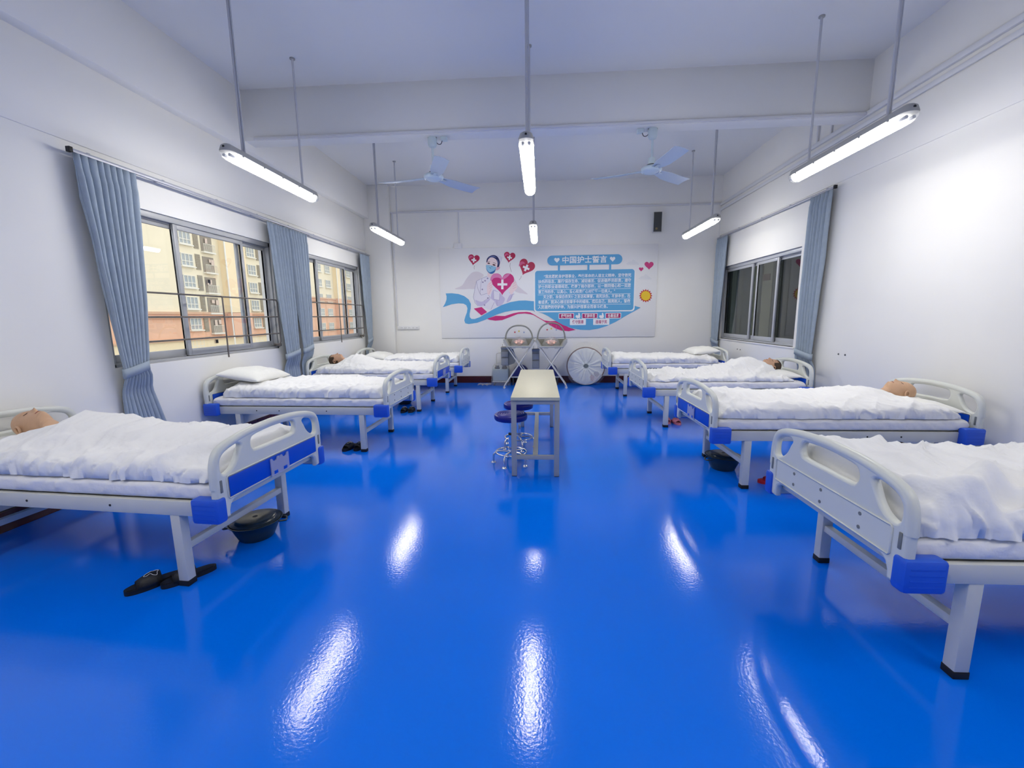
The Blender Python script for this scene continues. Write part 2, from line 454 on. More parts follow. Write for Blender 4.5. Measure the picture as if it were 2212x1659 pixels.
# ------------------------------------------------------------------ curtains
def curtain(label, x, sgn, top, tie, bot, ztop, ztie, zbot, seed, npl=8, amp=.032):
    root = thing('curtain', label, 'curtain', (x, (top[0]+top[1])/2, zbot), group='grey blue curtains')
    yc = (top[0]+top[1])/2; NU, NV = npl*12, 46
    vs = []; fs = []; rnd = random.Random(seed); ph = [rnd.uniform(-.35, .35) for _ in range(npl+2)]
    def edges(z):
        if z >= ztie:
            t = (ztop-z)/(ztop-ztie)
            e = t**1.15*(1-.12*math.sin(PI*t))
            return [top[i]+(tie[i]-top[i])*e for i in (0, 1)]
        t = (ztie-z)/(ztie-zbot); e = t**.8
        return [tie[i]+(bot[i]-tie[i])*e for i in (0, 1)]
    for j in range(NV+1):
        z = ztop+(zbot-ztop)*j/NV
        a, b = edges(z)
        pinch = .40+.60*min(1, abs(z-ztie)/.6)
        head = 1.0 if z < ztop-.12 else .75
        for i in range(NU+1):
            u = i/NU; k = u*npl
            wob = ph[int(k)]*(1-(k % 1))+ph[min(int(k)+1, npl+1)]*(k % 1)
            kk = k+wob*.6+.16*nz(k*.6, z*.9, seed)
            p = 2*abs(math.sin(PI*kk))**.55-1
            dx = amp*p*pinch*head*(1+.4*nz(k*.9, z*.6, seed+3))
            lowk = smooth01((ztie-.03-z)/.2)
            vs.append((sgn*(dx*(1-.5*lowk)-.062*lowk), a+(b-a)*u-yc+.006*nz(u*5, z*3, seed), z-zbot))
    for j in range(NV):
        for i in range(NU):
            q = j*(NU+1)+i; fs.append((q, q+1, q+NU+2, q+NU+1))
    m = MB().add(vs, fs); o = m.build('drape', 'curtain', root, 75)
    md = o.modifiers.new('thickness', 'SOLIDIFY'); md.thickness = .004
    # tieback band
    a, b = tie; n = 28; pts = []
    rw = (b-a)/2+.012; rd = max(amp*.8, .026)
    vs = []; fs = []
    for i in range(n):
        t = 2*PI*i/n; c, s_ = math.cos(t), math.sin(t)
        px = math.copysign(abs(c)**.5, c)*rd*sgn; py = (a+b)/2-yc+math.copysign(abs(s_)**.6, s_)*rw
        sl = .03*(py-((a+b)/2-yc))/rw
        vs += [(px, py, ztie-zbot-.04+sl), (px*1.02, py, ztie-zbot+.045+sl)]
    for i in range(n):
        j = (i+1) % n; fs.append((2*i, 2*j, 2*j+1, 2*i+1))
    o = MB().add(vs, fs).build('tieback', 'curtain_band', root, 60)
    md = o.modifiers.new('thickness', 'SOLIDIFY'); md.thickness = .004
    return root
XC = -3.775
curtain('long grey-blue curtain at the near end of the left wall', XC, 1, (3.45, 3.98), (3.60, 3.84), (3.60, 4.06), 2.85, 1.05, .25, 1, 9, .030)
curtain('grey-blue curtain on the right edge of the near left window', XC, 1, (5.91, 6.42), (6.10, 6.46), (6.12, 6.60), 2.84, .97, .25, 2, 7, .030)
curtain('grey-blue curtain on the left edge of the far left window', XC, 1, (6.43, 6.93), (6.58, 6.86), (6.60, 6.90), 2.84, 1.02, .25, 3, 7, .030)
curtain('grey-blue curtain in the far left corner by the white pilaster', XC, 1, (9.0, 9.46), (9.18, 9.40), (9.14, 9.44), 2.84, 1.02, .25, 4, 6, .028)
curtain('grey-blue curtain on the near edge of the right window', 3.705, -1, (5.98, 6.40), (6.10, 6.46), (6.06, 6.5), 3.05, .93, .25, 5, 6, .044)
curtain('grey-blue curtain in the far right corner of the room', 3.715, -1, (9.06, 9.58), (9.28, 9.60), (9.22, 9.60), 3.05, .93, .25, 6, 6, .038)
def ctrack(label, x, y0, y1, z, s):
    t = thing('curtain_track', label, 'curtain rail', (x, y0, z))
    MB().box(-.013, .013, 0, y1-y0, -.012, .016, .003).build('rail', 'track', t, 40)
    MB().box(-.018, .018, -.025, .004, -.018, .024, .003).build('end_cap', 'rubber', t, 40)
    n = int((y1-y0)/.75)
    for i in range(n+1):
        yy = .15+i*(y1-y0-.3)/n
        MB().box(-.006, -.11*s if s > 0 else .11, yy-.012, yy+.012, .012, .03, .003).build('bracket', 'track', t, 40)
ctrack('white curtain track along the left wall above both windows', XC, 3.44, 9.50, 2.865, 1)
ctrack('white curtain track along the right wall above the window', 3.715, 5.97, 9.60, 3.07, -1)

# ------------------------------------------------------------------ ducts, switches, speaker
def duct(label, boxes, m='duct', name='cable_duct'):
    b0 = boxes[0]
    r = MB()
    for b in boxes: r.box(*b, .003)
    o = r.build(name, m, None, 40)
    return tag(o, label, 'cable duct')
duct('upper white cable duct running along the right wall', [(XR-.037, XR-.002, YF+.01, YB-.002, 3.735, 3.79)])
duct('lower white cable duct running along the right wall', [(XR-.03, XR-.002, YF+.01, YB-.002, 3.635, 3.685)])
duct('white cable duct running across the back wall below the ceiling', [(-3.30, XR-.04, YB-.03, YB, 3.765, 3.80)])
duct('thin cable duct running across the bottom of the ceiling beam', [(-3.62, XR-.04, 5.575, 5.60, 3.745, 3.775)])
duct('white vertical cable duct in the left back corner above the socket strip', [(-3.275, -3.245, YB-.022, YB, 1.30, 3.765)])
duct('white vertical cable duct above the switch over the poster', [(-1.80, -1.775, YB-.02, YB, 3.11, 3.765)])
duct('white vertical cable duct in the right back corner', [(XR-.02, XR, YB-.03, YB-.005, 3.10, 3.635)])
duct('short white vertical duct beyond the beam on the right wall, farther one', [(XR-.025, XR, 6.50, 6.53, 3.79, ZC)])
duct('short white vertical duct beyond the beam on the right wall, nearer one', [(XR-.025, XR, 6.22, 6.25, 3.79, ZC)])
st = thing('socket_strip', 'long white socket strip on the back wall beside the pilaster', 'socket', (-3.26, YB, 1.235))
MB().box(0, .50, -.035, 0, 0, .085, .006).build('housing', 'socket', st, 40)
for i in range(5):
    f = MB().box(.06+i*.088, .06+i*.088+.078, -.040, -.034, .008, .078, .003).build('socket_plate', 'socket', st, 40)
    for q in (.022, .05): MB().box(.06+i*.088+q, .066+i*.088+q, -.0405, -.039, .03, .05).build('slot', 'socket_dark', f)
sw = thing('wall_switch', 'white double switch box above the poster', 'switch', (-1.90, YB, 2.995))
MB().box(0, .175, -.04, 0, 0, .11, .006).build('housing', 'socket', sw, 40)
for i in range(2):
    MB().box(.012+i*.078, .084+i*.078, -.045, -.039, .018, .092, .003).build('rocker', 'socket', sw, 40)
sp = thing('wall_speaker', 'slim dark column speaker high on the back wall', 'speaker', (2.455, YB, 3.225))
MB().box(-.09, .09, -.10, 0, 0, .41, .008).build('cabinet', 'speaker_side', sp, 40)
MB().box(-.082, .082, -.106, -.098, .008, .402, .004).build('grille', 'speaker', sp, 40)
bd = MB().lathe([(.0, -.002), (.02, -.002), (.024, 0), (.02, .002), (0, .002)], 16).build('badge', 'khaki', sp, 60)
bd.rotation_euler = (PI/2, 0, 0); bd.location = (-.02, -.107, .07)
for lab, y, z in (('pair of small screw marks on the right wall under the window', 8.35, .83), ('small dark wall plug on the right wall above the near beds', 5.55, .98)):
    a = MB()
    for k in range(2): a.tube([(XR+.005, y+k*.12, z), (XR-.006, y+k*.12, z+.004)], .011, 8)
    tag(a.build('wall_plug', 'socket_dark', None, 50), lab, 'wall plug')

# ------------------------------------------------------------------ ceiling lamps
LAMP_L = 1.52
def lamp_proto():
    root = thing('tube_lamp', 'x', 'ceiling lamp')
    # housing: trapezoid tray with rounded ends
    def stadium(hw, z, y0, y1, r, n=6):
        pts = []
        for k in range(n+1):
            a = -PI/2+PI*k/n
            pts.append((hw*math.sin(a), y1+r*math.cos(a)))
        for k in range(n+1):
            a = PI/2-PI*k/n
            pts.append((hw*math.sin(a), y0-r*math.cos(a)))
        return [(x, y, z) for x, y in pts]
    def skin(levels):
        vs = []; fs = []; n = len(levels[0])
        for L in levels: vs += L
        for i in range(len(levels)-1):
            for k in range(n):
                k2 = (k+1) % n; fs.append((i*n+k, i*n+k2, (i+1)*n+k2, (i+1)*n+k))
        fs.append(tuple(range(n))); fs.append(tuple((len(levels)-1)*n+k for k in range(n)))
        return vs, fs
    h = LAMP_L/2-.05
    MB().add(*skin([stadium(.062, 0, -h, h, .05), stadium(.064, .012, -h, h, .05), stadium(.050, .05, -h, h, .038), stadium(.030, .062, -h, h, .02)])).build('housing', 'lamp_housing', root, 35)
    prof = [(.060, 0), (.062, -.012), (.056, -.035), (.042, -.056), (.018, -.068), (-.018, -.068), (-.042, -.056), (-.056, -.035), (-.062, -.012), (-.060, 0)]
    def bar(y0, y1):
        vs = [(x, y, z) for y in (y0, y1) for x, z in prof]; n = len(prof)
        fs = [(k, (k+1) % n, n+(k+1) % n, n+k) for k in range(n)]+[tuple(range(n)), tuple(range(n, 2*n))]
        return vs, fs
    MB().add(*bar(-h+.06, h-.03)).build('diffuser', 'tube', root, 60)
    for y0, y1, e in ((-h-.045, -h+.06, 1), (h-.03, h+.045, -1)):
        ey = y0 if e > 0 else y1; iy = y1 if e > 0 else y0
        n = len(prof); vs = []; fs = []
        for t, sc in ((0, 1), (.45, 1), (.75, .9), (.93, .7), (1, .4)):
            vs += [(x*sc, iy+(ey-iy)*t, z*sc) for x, z in prof]
        for i in range(4):
            for k in range(n-1): fs.append((i*n+k, i*n+k+1, (i+1)*n+k+1, (i+1)*n+k))
        fs.append(tuple(4*n+k for k in range(n)))
        MB().add(vs, fs).build('end_cover', 'lamp_clear', root, 60)
        for sx in (-.026, .026):
            MB().tube([(sx, iy-e*.075, -.028), (sx, iy-e*.004, -.028)], .013, 10).build('lamp_holder', 'holder', root, 50)
    MB().tube([(0, -h-.046, .03), (0, -h-.02, .03)], .010, 10).build('cable_gland', 'rubber', root, 50)
    for yy in (-.60, -.3, 0, .3, .60):
        for s in (-1, 1):
            MB().box(s*.058, s*.068, yy-.012, yy+.012, -.012, .018, .003).build('clip', 'lamp_housing', root, 40)
    top = ZC-2.95
    for yy in (-.50, .50):
        r = MB().tube([(0, yy, .06), (0, yy, top)], .012, 8).build('hanger_rod', 'rod', root, 50)
        MB().tube([(0, yy, top-.012), (0, yy, top)], .028, 12).build('ceiling_plate', 'lamp_housing', r, 50)
    MB().tube([(.020, -.50, .05), (.019, -.50, .5), (.020, -.50, top)], .006, 6).build('cable', 'rod', root, 60)
    return root
lp = lamp_proto()
LAMPS = [(-2.73, 4.53, 'hanging tube lamp near the left windows, in the front row'), (-.12, 4.53, 'hanging tube lamp in the middle of the front row'), (2.72, 4.32, 'hanging tube lamp near the right wall, in the front row'),
         (-2.68, 7.70, 'hanging tube lamp near the left back corner, in the far row'), (-.12, 7.86, 'hanging tube lamp in the middle of the far row'), (2.68, 7.72, 'hanging tube lamp near the right back corner, in the far row'),
         (-2.70, .55, 'hanging tube lamp overhead in the nearest row, left one'), (-.12, .35, 'hanging tube lamp overhead in the nearest row, middle one'), (2.70, .55, 'hanging tube lamp overhead in the nearest row, right one')]
for i, (x, y, lab) in enumerate(LAMPS):
    o = lp if i == 0 else copy_tree(lp)
    o.location = (x, y, 2.95); tag(o, lab, 'ceiling lamp', 'hanging tube lamps')

# ------------------------------------------------------------------ ceiling fans
def fan(x, y, a0, label, side):
    r = thing('ceiling_fan', label, 'ceiling fan', (x, y, 3.74), group='ceiling fans')
    MB().lathe([(0, 0), (.05, 0), (.058, -.02), (.056, -.09), (.045, -.115), (.02, -.125), (0, -.125)], 24).build('canopy', 'fan', r, 50)
    MB().box(-.055, .055, -.012, .012, -.03, .0, .003).build('bracket', 'dark_metal', r, 40)
    MB().tube([(0, 0, -.11), (0, 0, -.38)], .014, 10).build('down_rod', 'fan', r, 50)
    MB().lathe([(0, -.33), (.038, -.335), (.042, -.40), (.035, -.415), (0, -.42)], 20).build('coupling', 'fan', r, 50)
    MB().lathe([(0, -.41), (.06, -.415), (.075, -.43), (.076, -.436), (0, -.437)], 28).build('motor_collar', 'dark_metal', r, 50)
    MB().lathe([(0, -.436), (.10, -.438), (.122, -.452), (.126, -.475), (.118, -.495), (.095, -.505), (.088, -.500), (.07, -.510), (.03, -.516), (0, -.516)], 36).build('motor_housing', 'fan', r, 50)
    for k in range(3):
        a = a0+k*2*PI/3; m = MB(); pts = []
        n = 10
        for i in range(n+1):
            t = i/n; rr = .11+.62*t
            wd = .048+.030*smooth01(t*3)+.006*t
            tw = -.22
            pts.append((rr, wd, tw, -.478-.008*math.sin(PI*t)-.01*t))
        vs = []; fs = []
        for rr, wd, tw, z in pts:
            for s in (-1, -.4, .4, 1):
                for dz in (-.0025, .0025):
                    vs.append((rr, s*wd, z+s*wd*tw+.010*(1-s*s)+dz))
        for i in range(n):
            b = i*8; c = b+8
            for j in range(3):
                fs.append((b+2*j, c+2*j, c+2*j+2, b+2*j+2)); fs.append((b+2*j+1, b+2*j+3, c+2*j+3, c+2*j+1))
            fs.append((b, b+1, c+1, c)); fs.append((b+6, c+6, c+7, b+7))
        for b in (0, n*8):
            for j in range(3): fs.append((b+2*j, b+2*j+1, b+2*j+3, b+2*j+2))
        m.add(vs, fs)
        bl = m.build('blade', 'fan_blade', r, 40); bl.rotation_euler.z = a
        br = MB().box(.07, .20, -.022, .022, -.486, -.480, .002).build('blade_arm', 'fan', bl, 40)
    s = side
    MB().tube(spline([(s*.03, 0, -.03), (s*.07, 0, -.08), (s*.11, -.01, -.085), (s*.13, -.01, -.045)], 5), .004, 6).build('wire', 'rubber', r, 60)
    MB().box(s*.11, s*.19, -.035, .035, -.05, 0, .01).build('junction_box', 'fan', r, 40)
fan(-1.36, 5.705, math.radians(51), 'white three-blade ceiling fan on the left of the beam', 1)
fan(1.365, 5.705, math.radians(41), 'white three-blade ceiling fan on the right of the beam', -1)

# ------------------------------------------------------------------ hospital beds
BL, BW = 2.15, .45           # overall length, half width over the rails
def arch_pts():
    half = [(.488, .425), (.488, .60), (.487, .70), (.478, .765), (.455, .806), (.415, .832), (.34, .852), (.20, .872), (0, .882)]
    R = spline([Vector((x, z, 0)) for x, z in half], 5)
    R = [(p.x, p.y) for p in R]
    Lh = [(-x, z) for x, z in R[::-1]][1:]
    out = R+Lh                                   # right foot up over the arch to the left foot
    inner = [(-.405, .425), (-.402, .462), (-.390, .492), (-.365, .508), (-.33, .512), (.33, .512), (.365, .508), (.390, .492), (.402, .462), (.405, .425)]
    return out+inner
def hole_mid():
    p = [(-.205, .775), (-.195, .752), (-.165, .738), (0, .738), (.165, .738), (.195, .752), (.205, .775), (.200, .802), (.178, .822), (.09, .832), (0, .835), (-.09, .832), (-.178, .822), (-.200, .802)]
    return [(v.x, v.y) for v in spline([Vector((a, b, 0)) for a, b in p], 3, True)]
def hole_end(s):
    p = [(.285, .800), (.300, .770), (.325, .725), (.360, .690), (.405, .672), (.432, .680), (.440, .715), (.434, .757), (.415, .783), (.375, .802), (.320, .811)]
    q = [(v.x*s, v.y) for v in spline([Vector((a, b, 0)) for a, b in p], 3, True)]
    return q if s > 0 else q[::-1]
END_ME = extrude_outline('end_board', [arch_pts(), hole_mid(), hole_end(1), hole_end(-1)], .040, .013, 2)
# local (x,y,depth) -> bed (depth along x, width y, z up)
END_ME.transform(Matrix(((0, 0, 1, 0), (1, 0, 0, 0), (0, 1, 0, 0), (0, 0, 0, 1))))
TUBE_ARCH = [(p[0], p[1]) for p in arch_pts()[6:-18]]
def end_board(root, x, out, blue_out, cards, name):
    """out: -1 the outer face looks to -x, +1 to +x"""
    eb = link(name, END_ME, 'plastic', root, 50); eb.location = (x, 0, 0)
    # rounded tube that forms the top rim
    pts = [(0, y*.965, z-.020) for y, z in TUBE_ARCH]
    MB().tube(pts, .0245, 10).build('top_rim', 'plastic', eb, 60)
    # raised border round the panel field
    for o in (-1, 1):
        fx = o*.021
        loop = [(fx, -.405, .53), (fx, .405, .53), (fx, .412, .54), (fx, .412, .645), (fx, .405, .655), (fx, -.405, .655), (fx, -.412, .645), (fx, -.412, .54)]
        MB().tube(loop, .005, 6, closed=True).build('panel_border', 'plastic', eb, 60)
        for s in (-1, 1):
            MB().box(fx-.003, fx+.003, s*.452-.008, s*.452+.008, .578, .648, .003).build('slot', 'plastic_hole', eb, 40)
        is_blue = (o == out) == blue_out
        if is_blue:
            MB().box(fx-.002, fx+.004*o+.002*o, -.403, .403, .536, .648, .0015).build('colour_panel', 'blue_panel', eb, 40)
        else:
            for yy in (-.24, 0.02, .24):
                for zz in (.562, .624):
                    MB().tube([(fx-.001*o, yy, zz), (fx+.0012*o, yy, zz)], .0085, 10).build('screw_hole', 'plastic_hole', eb, 50)
    if cards:
        fx = out*.034
        poly = [(-.085, .528), (.085, .528), (.085, .640), (.070, .640), (.062, .625), (.046, .620), (.030, .625), (.022, .640), (.004, .640), (.004, .626), (-.010, .640), (-.022, .640), (-.030, .625), (-.046, .620), (-.062, .625), (-.070, .640), (-.085, .640)]
        MB().prism(poly, 'x', fx-.004, fx+.002).build('card_holder', 'card', eb, 40)
        for yy in (-.045, .045):
            MB().box(fx-.002, fx+.0045*out, yy-.018, yy+.018, .536, .558, .001).build('card_slot', 'blue_panel', eb, 40)
    return eb
m_ = mat('card', (196, 200, 232), .25, alpha=.55)
def bed(label, leg, phi, left, blue_out):
    th = math.radians((180 if left else 0)+phi)
    ly = .42 if left else -.42
    ox = leg[0]-(math.cos(th)*.32-math.sin(th)*ly); oy = leg[1]-(math.sin(th)*.32+math.cos(th)*ly)
    r = thing('hospital_bed', label, 'bed', (ox, oy, 0), th, 'hospital beds')
    for s in (-1, 1):
        rl = MB().box(.03, BL-.03, s*(BW-.03), s*BW, .43, .515, .004).build('side_rail', 'steel', r, 40)
        for bx in (.72, 1.28, 1.55):
            MB().tube([(bx, s*(BW-.004), .472), (bx, s*(BW+.002), .472)], .007, 8).build('bolt_hole', 'bolt', rl, 50)
    MB().box(.04, BL-.04, -BW+.03, BW-.03, .475, .505, .003).build('bed_deck', 'steel', r, 40)
    for k in (.32, 1.79):
        MB().box(k-.02, k+.02, -.395, .395, .205, .245, .003).build('stretcher', 'steel', r, 40)
        for s in (-1, 1):
            lg = MB().box(k-.03, k+.03, s*.42-.027, s*.42+.027, .03, .44, .004).build('leg', 'steel', r, 40)
            MB().box(k-.032, k+.032, s*.42-.029, s*.42+.029, 0, .034, .003).build('rubber_foot', 'rubber', lg, 40)
    end_board(r, .022, -1, blue_out, blue_out, 'footboard')
    end_board(r, BL-.022, 1, False, False, 'headboard')
    for e in (0, 1):
        for s in (-1, 1):
            x0, x1 = (-.010, .155) if e == 0 else (BL-.155, BL+.010)
            cp = MB().box(x0, x1, s*.436, s*.505, .415, .555, .016).build('corner_cap', 'blue_cap', r, 40)
            for q in range(4):
                zz = .445+q*.025
                MB().box(x0+.02, x1-.02, s*.504, s*.5065, zz, zz+.004).build('cap_rib', 'blue_cap', cp)
    return r
B = {}
B['L1'] = bed('hospital bed with blue footboard panel at the front left', (-2.03, 2.12), -3.8, True, True)
B['L2'] = bed('hospital bed with plain grey footboard, second from the front on the left', (-2.005, 4.56), -1.0, True, False)
B['L3'] = bed('hospital bed with blue footboard panel on the left, under the far window', (-1.965, 6.64), -1.0, True, True)
B['L4'] = bed('hospital bed in the far left corner by the pilaster', (-1.87, 8.33), 0, True, False)
B['R1'] = bed('hospital bed with plain grey footboard at the front right', (1.727, 1.69), .9, False, False)
B['R2'] = bed('hospital bed with blue footboard panel, second from the front on the right', (1.766, 3.66), .5, False, True)
B['R3'] = bed('hospital bed with plain footboard on the right, under the right window', (1.682, 5.73), .3, False, False)
B['R4'] = bed('hospital bed in the far right corner', (1.58, 7.99), 0, False, False)

# ------------------------------------------------------------------ bedding
def on_bed(o, key): o.location = B[key].location.copy(); o.rotation_euler.z = B[key].rotation_euler.z; return o
def mattress(key, label, seed):
    NX, NP = 150, 56; vs = []; fs = []
    x0, x1, w, zb, zt = .055, BL-.06, .437, .508, .622
    for i in range(NX+1):
        t = i/NX; xi = 2*t-1; xi = math.copysign(abs(xi)**.8, xi) if False else xi
        x = x0+(x1-x0)*t
        e = (1-abs(xi)**26)**.25 if abs(xi) < 1 else 0
        for k in range(NP):
            a = 2*PI*k/NP; c, s = math.cos(a), math.sin(a)
            y = w*math.copysign(abs(c)**.22, c); z = math.copysign(abs(s)**.45, s)
            zz = (zb+zt)/2+z*(zt-zb)/2*(.25+.75*e)
            y *= (.975+.025*e)
            side = abs(c)**8
            d = .012*side*nz(x*14+seed, zz*14+x*6, seed)+.012*side*(max(0, 1-abs(nz(x*6+zz*14, zz*8, seed))*5)**1.5-.2)
            y += math.copysign(d, c); zz += .006*nz(x*4, y*5, seed)*max(0, s)
            vs.append((x+.004*nz(y*8, zz*9, seed+i*0), y, zz))
    for i in range(NX):
        for k in range(NP):
            k2 = (k+1) % NP; fs.append((i*NP+k, i*NP+k2, (i+1)*NP+k2, (i+1)*NP+k))
    fs.append(tuple(range(NP))); fs.append(tuple(NX*NP+k for k in range(NP)))
    o = MB().add(vs, fs).build('mattress', 'sheet', None, 70)
    tag(o, label, 'mattress', 'sheeted mattresses'); return on_bed(o, key)
def g2(x, y, cx, cy, sx, sy): return math.exp(-((x-cx)/sx)**2-((y-cy)/sy)**2)
def quilt(key, label, seed, x0, x1, T, bumps=(), notch=0.0, w=.425, wr=1.0, cy=0.0, tuck=0.0):
    NX, NP = 190, 120; vs = []; fs = []; base = .621
    for i in range(NX+1):
        t = i/NX; xi = 2*t-1
        e = max(0, 1-abs(xi)**14)**.4
        for k in range(NP):
            a = 2*PI*k/NP; c, s = math.cos(a), math.sin(a)
            yu = math.copysign(abs(c)**.42, c)
            ww = w+.012*nz(t*9, seed*3.1, c)*wr
            y = cy+yu*ww*(.94+.06*e)
            xe = x1+notch*(yu*yu-.25)
            x = x0+(xe-x0)*t
            if s >= 0:
                th = T(x, y) if callable(T) else T
                for (bx, by, sx, sy, h) in bumps: th += h*g2(x, y-cy, bx, by, sx, sy)
                z = base+th*(s**.42)*(.10+.90*e)
                side = abs(c)**5
                sd = seed*7.3
                # long soft folds, crossing creases, gathers along the edge
                ca, sa = .82, .57
                wx, wy = .10*nz(x*2.1, y*2.3, sd), .10*nz(x*2.3+7, y*2.1, sd+2)
                px_, py_ = x+wx, y+wy
                u, v = px_*ca+py_*sa, -px_*sa+py_*ca
                def cr(p, q, k): return max(0.0, 1-abs(nz(p, q, k))*5.0)**1.5
                big = .5+.5*nz(x*1.6+3, y*2.0, sd+11)
                d = .020*(ridge(u*1.9, v*3.6, sd)-.6)
                d += .018*cr(u*1.6, v*5.2, sd+3)*(.35+big)+.014*cr(u*5.4, v*2.1, sd+5)*(1.2-big)
                d += .010*cr(px_*8.5, py_*4.0, sd+9)+.008*cr(px_*4.5, py_*10.5, sd+13)+.004*nz(x*24, y*26, sd)
                d *= wr*1.25
                z += d*(s**.3)*(.3+.7*e)
                gth = .020*nz(x*13+sd, z*4+x*4, sd)+.020*(cr(x*7.5+z*5, z*4, sd)-.25)+.010*nz(x*27, z*9, sd)
                y += math.copysign(max(-.03, min(.03, gth))*side*wr, c)
                z += .010*nz(x*9+sd, c*2, sd+4)*side*(s < .35)
                x += .012*(1-e)*nz(y*13, z*8, sd)
            else:
                z = base+.0*s-.001+.004*nz(x*6, y*6, seed)
                if tuck: pass
            vs.append((x, y, max(z, base-.004)))
    for i in range(NX):
        for k in range(NP):
            k2 = (k+1) % NP; fs.append((i*NP+k, i*NP+k2, (i+1)*NP+k2, (i+1)*NP+k))
    fs.append(tuple(range(NP))); fs.append(tuple(NX*NP+k for k in range(NP)))
    o = MB().add(vs, fs).build('quilt', 'linen', None, 80)
    tag(o, label, 'quilt', 'white quilts'); return on_bed(o, key)
def pillow(key, label, seed, x, y, z, lx, ly, h, rx=0.0, ry=0.0, rz=0.0):
    N = 34; vs = []; fs = []
    def P(u, v, s):
        e = ((1-abs(u)**3.2)*(1-abs(v)**3.2)); e = max(e, 0)**.52
        pin = 1-.10*(abs(u*v))**2*0+.0
        bow = 1-.07*(1-u*u)*abs(v)**4; bow2 = 1-.07*(1-v*v)*abs(u)**4
        zz = s*h*e*(1.0 if s > 0 else .65)+.012*nz(u*2.2+seed, v*2.6, s)*e+.006*(ridge(u*4+seed, v*4)-.6)*e
        return (u*lx*bow2, v*ly*bow, zz)
    for s in (1, -1):
        for i in range(N+1):
            for j in range(N+1):
                u = math.sin(PI/2*(2*i/N-1)); v = math.sin(PI/2*(2*j/N-1)); vs.append(P(u, v, s))
    n1 = (N+1)**2
    for q in (0, n1):
        for i in range(N):
            for j in range(N):
                a = q+i*(N+1)+j; f = (a, a+1, a+N+2, a+N+1); fs.append(f if q else f[::-1])
    R_ = Matrix.Translation((x, y, z)) @ Matrix.Rotation(rz, 4, 'Z') @ Matrix.Rotation(ry, 4, 'Y') @ Matrix.Rotation(rx, 4, 'X')
    vs = [tuple(R_ @ Vector(v)) for v in vs]
    m = MB().add(vs, fs); me = None
    o = m.build('pillow', 'pillow', None, 80)
    tag(o, label, 'pillow', 'white pillows'); return on_bed(o, key)

WHERE = {'L1': 'front left bed', 'L2': 'second left bed', 'L3': 'left bed under the far window', 'L4': 'far left corner bed',
         'R1': 'front right bed', 'R2': 'second right bed', 'R3': 'right bed under the right window', 'R4': 'far right corner bed'}
for i, k in enumerate(WHERE):
    mattress(k, 'white sheeted mattress of the '+WHERE[k], 11+i*3.7)
# thickness, body relief (x, y, sx, sy, h)
def t_r1(x, y):
    h = .150+.085*g2(x, y, .10, .10, .30, .42)
    for (ox, oy, ang, L, wd, hh) in ((.42, -.30, .45, .34, .050, .075), (.62, -.36, -.35, .26, .045, .060), (.22, -.36, -.8, .20, .040, .05), (.95, -.30, .25, .35, .06, .035)):
        dx, dy = x-ox, y-oy; p = dx*math.cos(ang)+dy*math.sin(ang); q = -dx*math.sin(ang)+dy*math.cos(ang)
        h += hh*math.exp(-(p/L)**4-((q-.03*math.sin(p*14))/wd)**2)
        h -= hh*.6*math.exp(-(p/L)**4-((q+1.7*wd)/(wd*.7))**2)
    return h
quilt('L1', 'white quilt over the bald manikin on the front left bed', 1, .075, 1.79, .115, [(1.34, 0, .30, .25, .130), (.80, 0, .5, .22, .030), (.28, 0, .16, .26, .065)], .20, wr=1.0)
quilt('L2', 'flat white quilt with a pillow on it, second left bed', 2, .085, 1.98, .130, [(.6, 0, .5, .3, .02)], 0, .42, wr=.9)
quilt('L3', 'white quilt over the brown-haired manikin, left bed under the far window', 3, .08, 1.88, .09, [(1.50, 0, .30, .25, .155), (.9, 0, .6, .2, .05), (.35, 0, .2, .2, .03)], .20, wr=.9)
quilt('L4', 'white quilt on the far left corner bed', 4, .08, 1.62, .110, [(.3, 0, .3, .3, .015)], 0, .42, wr=.9)
quilt('R1', 'thick bunched white quilt on the front right bed', 5, .07, 1.80, t_r1, (), 0, wr=1.15)
quilt('R2', 'white quilt over the bald manikin on the second right bed', 6, .08, 1.86, .112, [(1.50, 0, .32, .24, .070), (.75, 0, .6, .22, .03), (.28, 0, .18, .25, .045)], .22, wr=.95)
quilt('R3', 'rumpled white quilt over the brown-haired manikin, right bed under the window', 7, .10, 1.90, .05, [(1.52, -.03, .36, .25, .215), (.95, 0, .5, .17, .06), (.46, .02, .13, .15, .075)], .08, .41, wr=1.25)
quilt('R4', 'white quilt on the far right corner bed', 8, .08, 2.0, .125, [(.18, 0, .18, .3, .06)], 0, .42, wr=.9)
pillow('L2', 'plump white pillow lying on the quilt of the second left bed', 2, 1.85, 0, .825, .25, .36, .085, ry=-.16, rx=.03, rz=.06)
pillow('L4', 'white pillow at the head of the far left corner bed', 3, 1.82, 0, .70, .22, .35, .095, ry=-.1)
pillow('R4', 'white pillow at the head of the far right corner bed', 4, 1.82, .02, .80, .24, .34, .085, ry=-.10)
pillow('L1', 'white pillow under the bald head on the front left bed', 5, 1.83, 0, .672, .24, .37, .068)
pillow('R2', 'white pillow under the bald head on the second right bed', 6, 1.83, -.03, .672, .24, .38, .068)
pillow('L3', 'white pillow under the brown-haired head, left bed under the far window', 7, 1.85, 0, .672, .22, .36, .066)
pillow('R3', 'white pillow on the right bed under the window', 8, 1.85, -.02, .672, .23, .37, .066)
pillow('R1', 'white pillow at the head of the front right bed', 9, 1.85, 0, .680, .23, .36, .07)

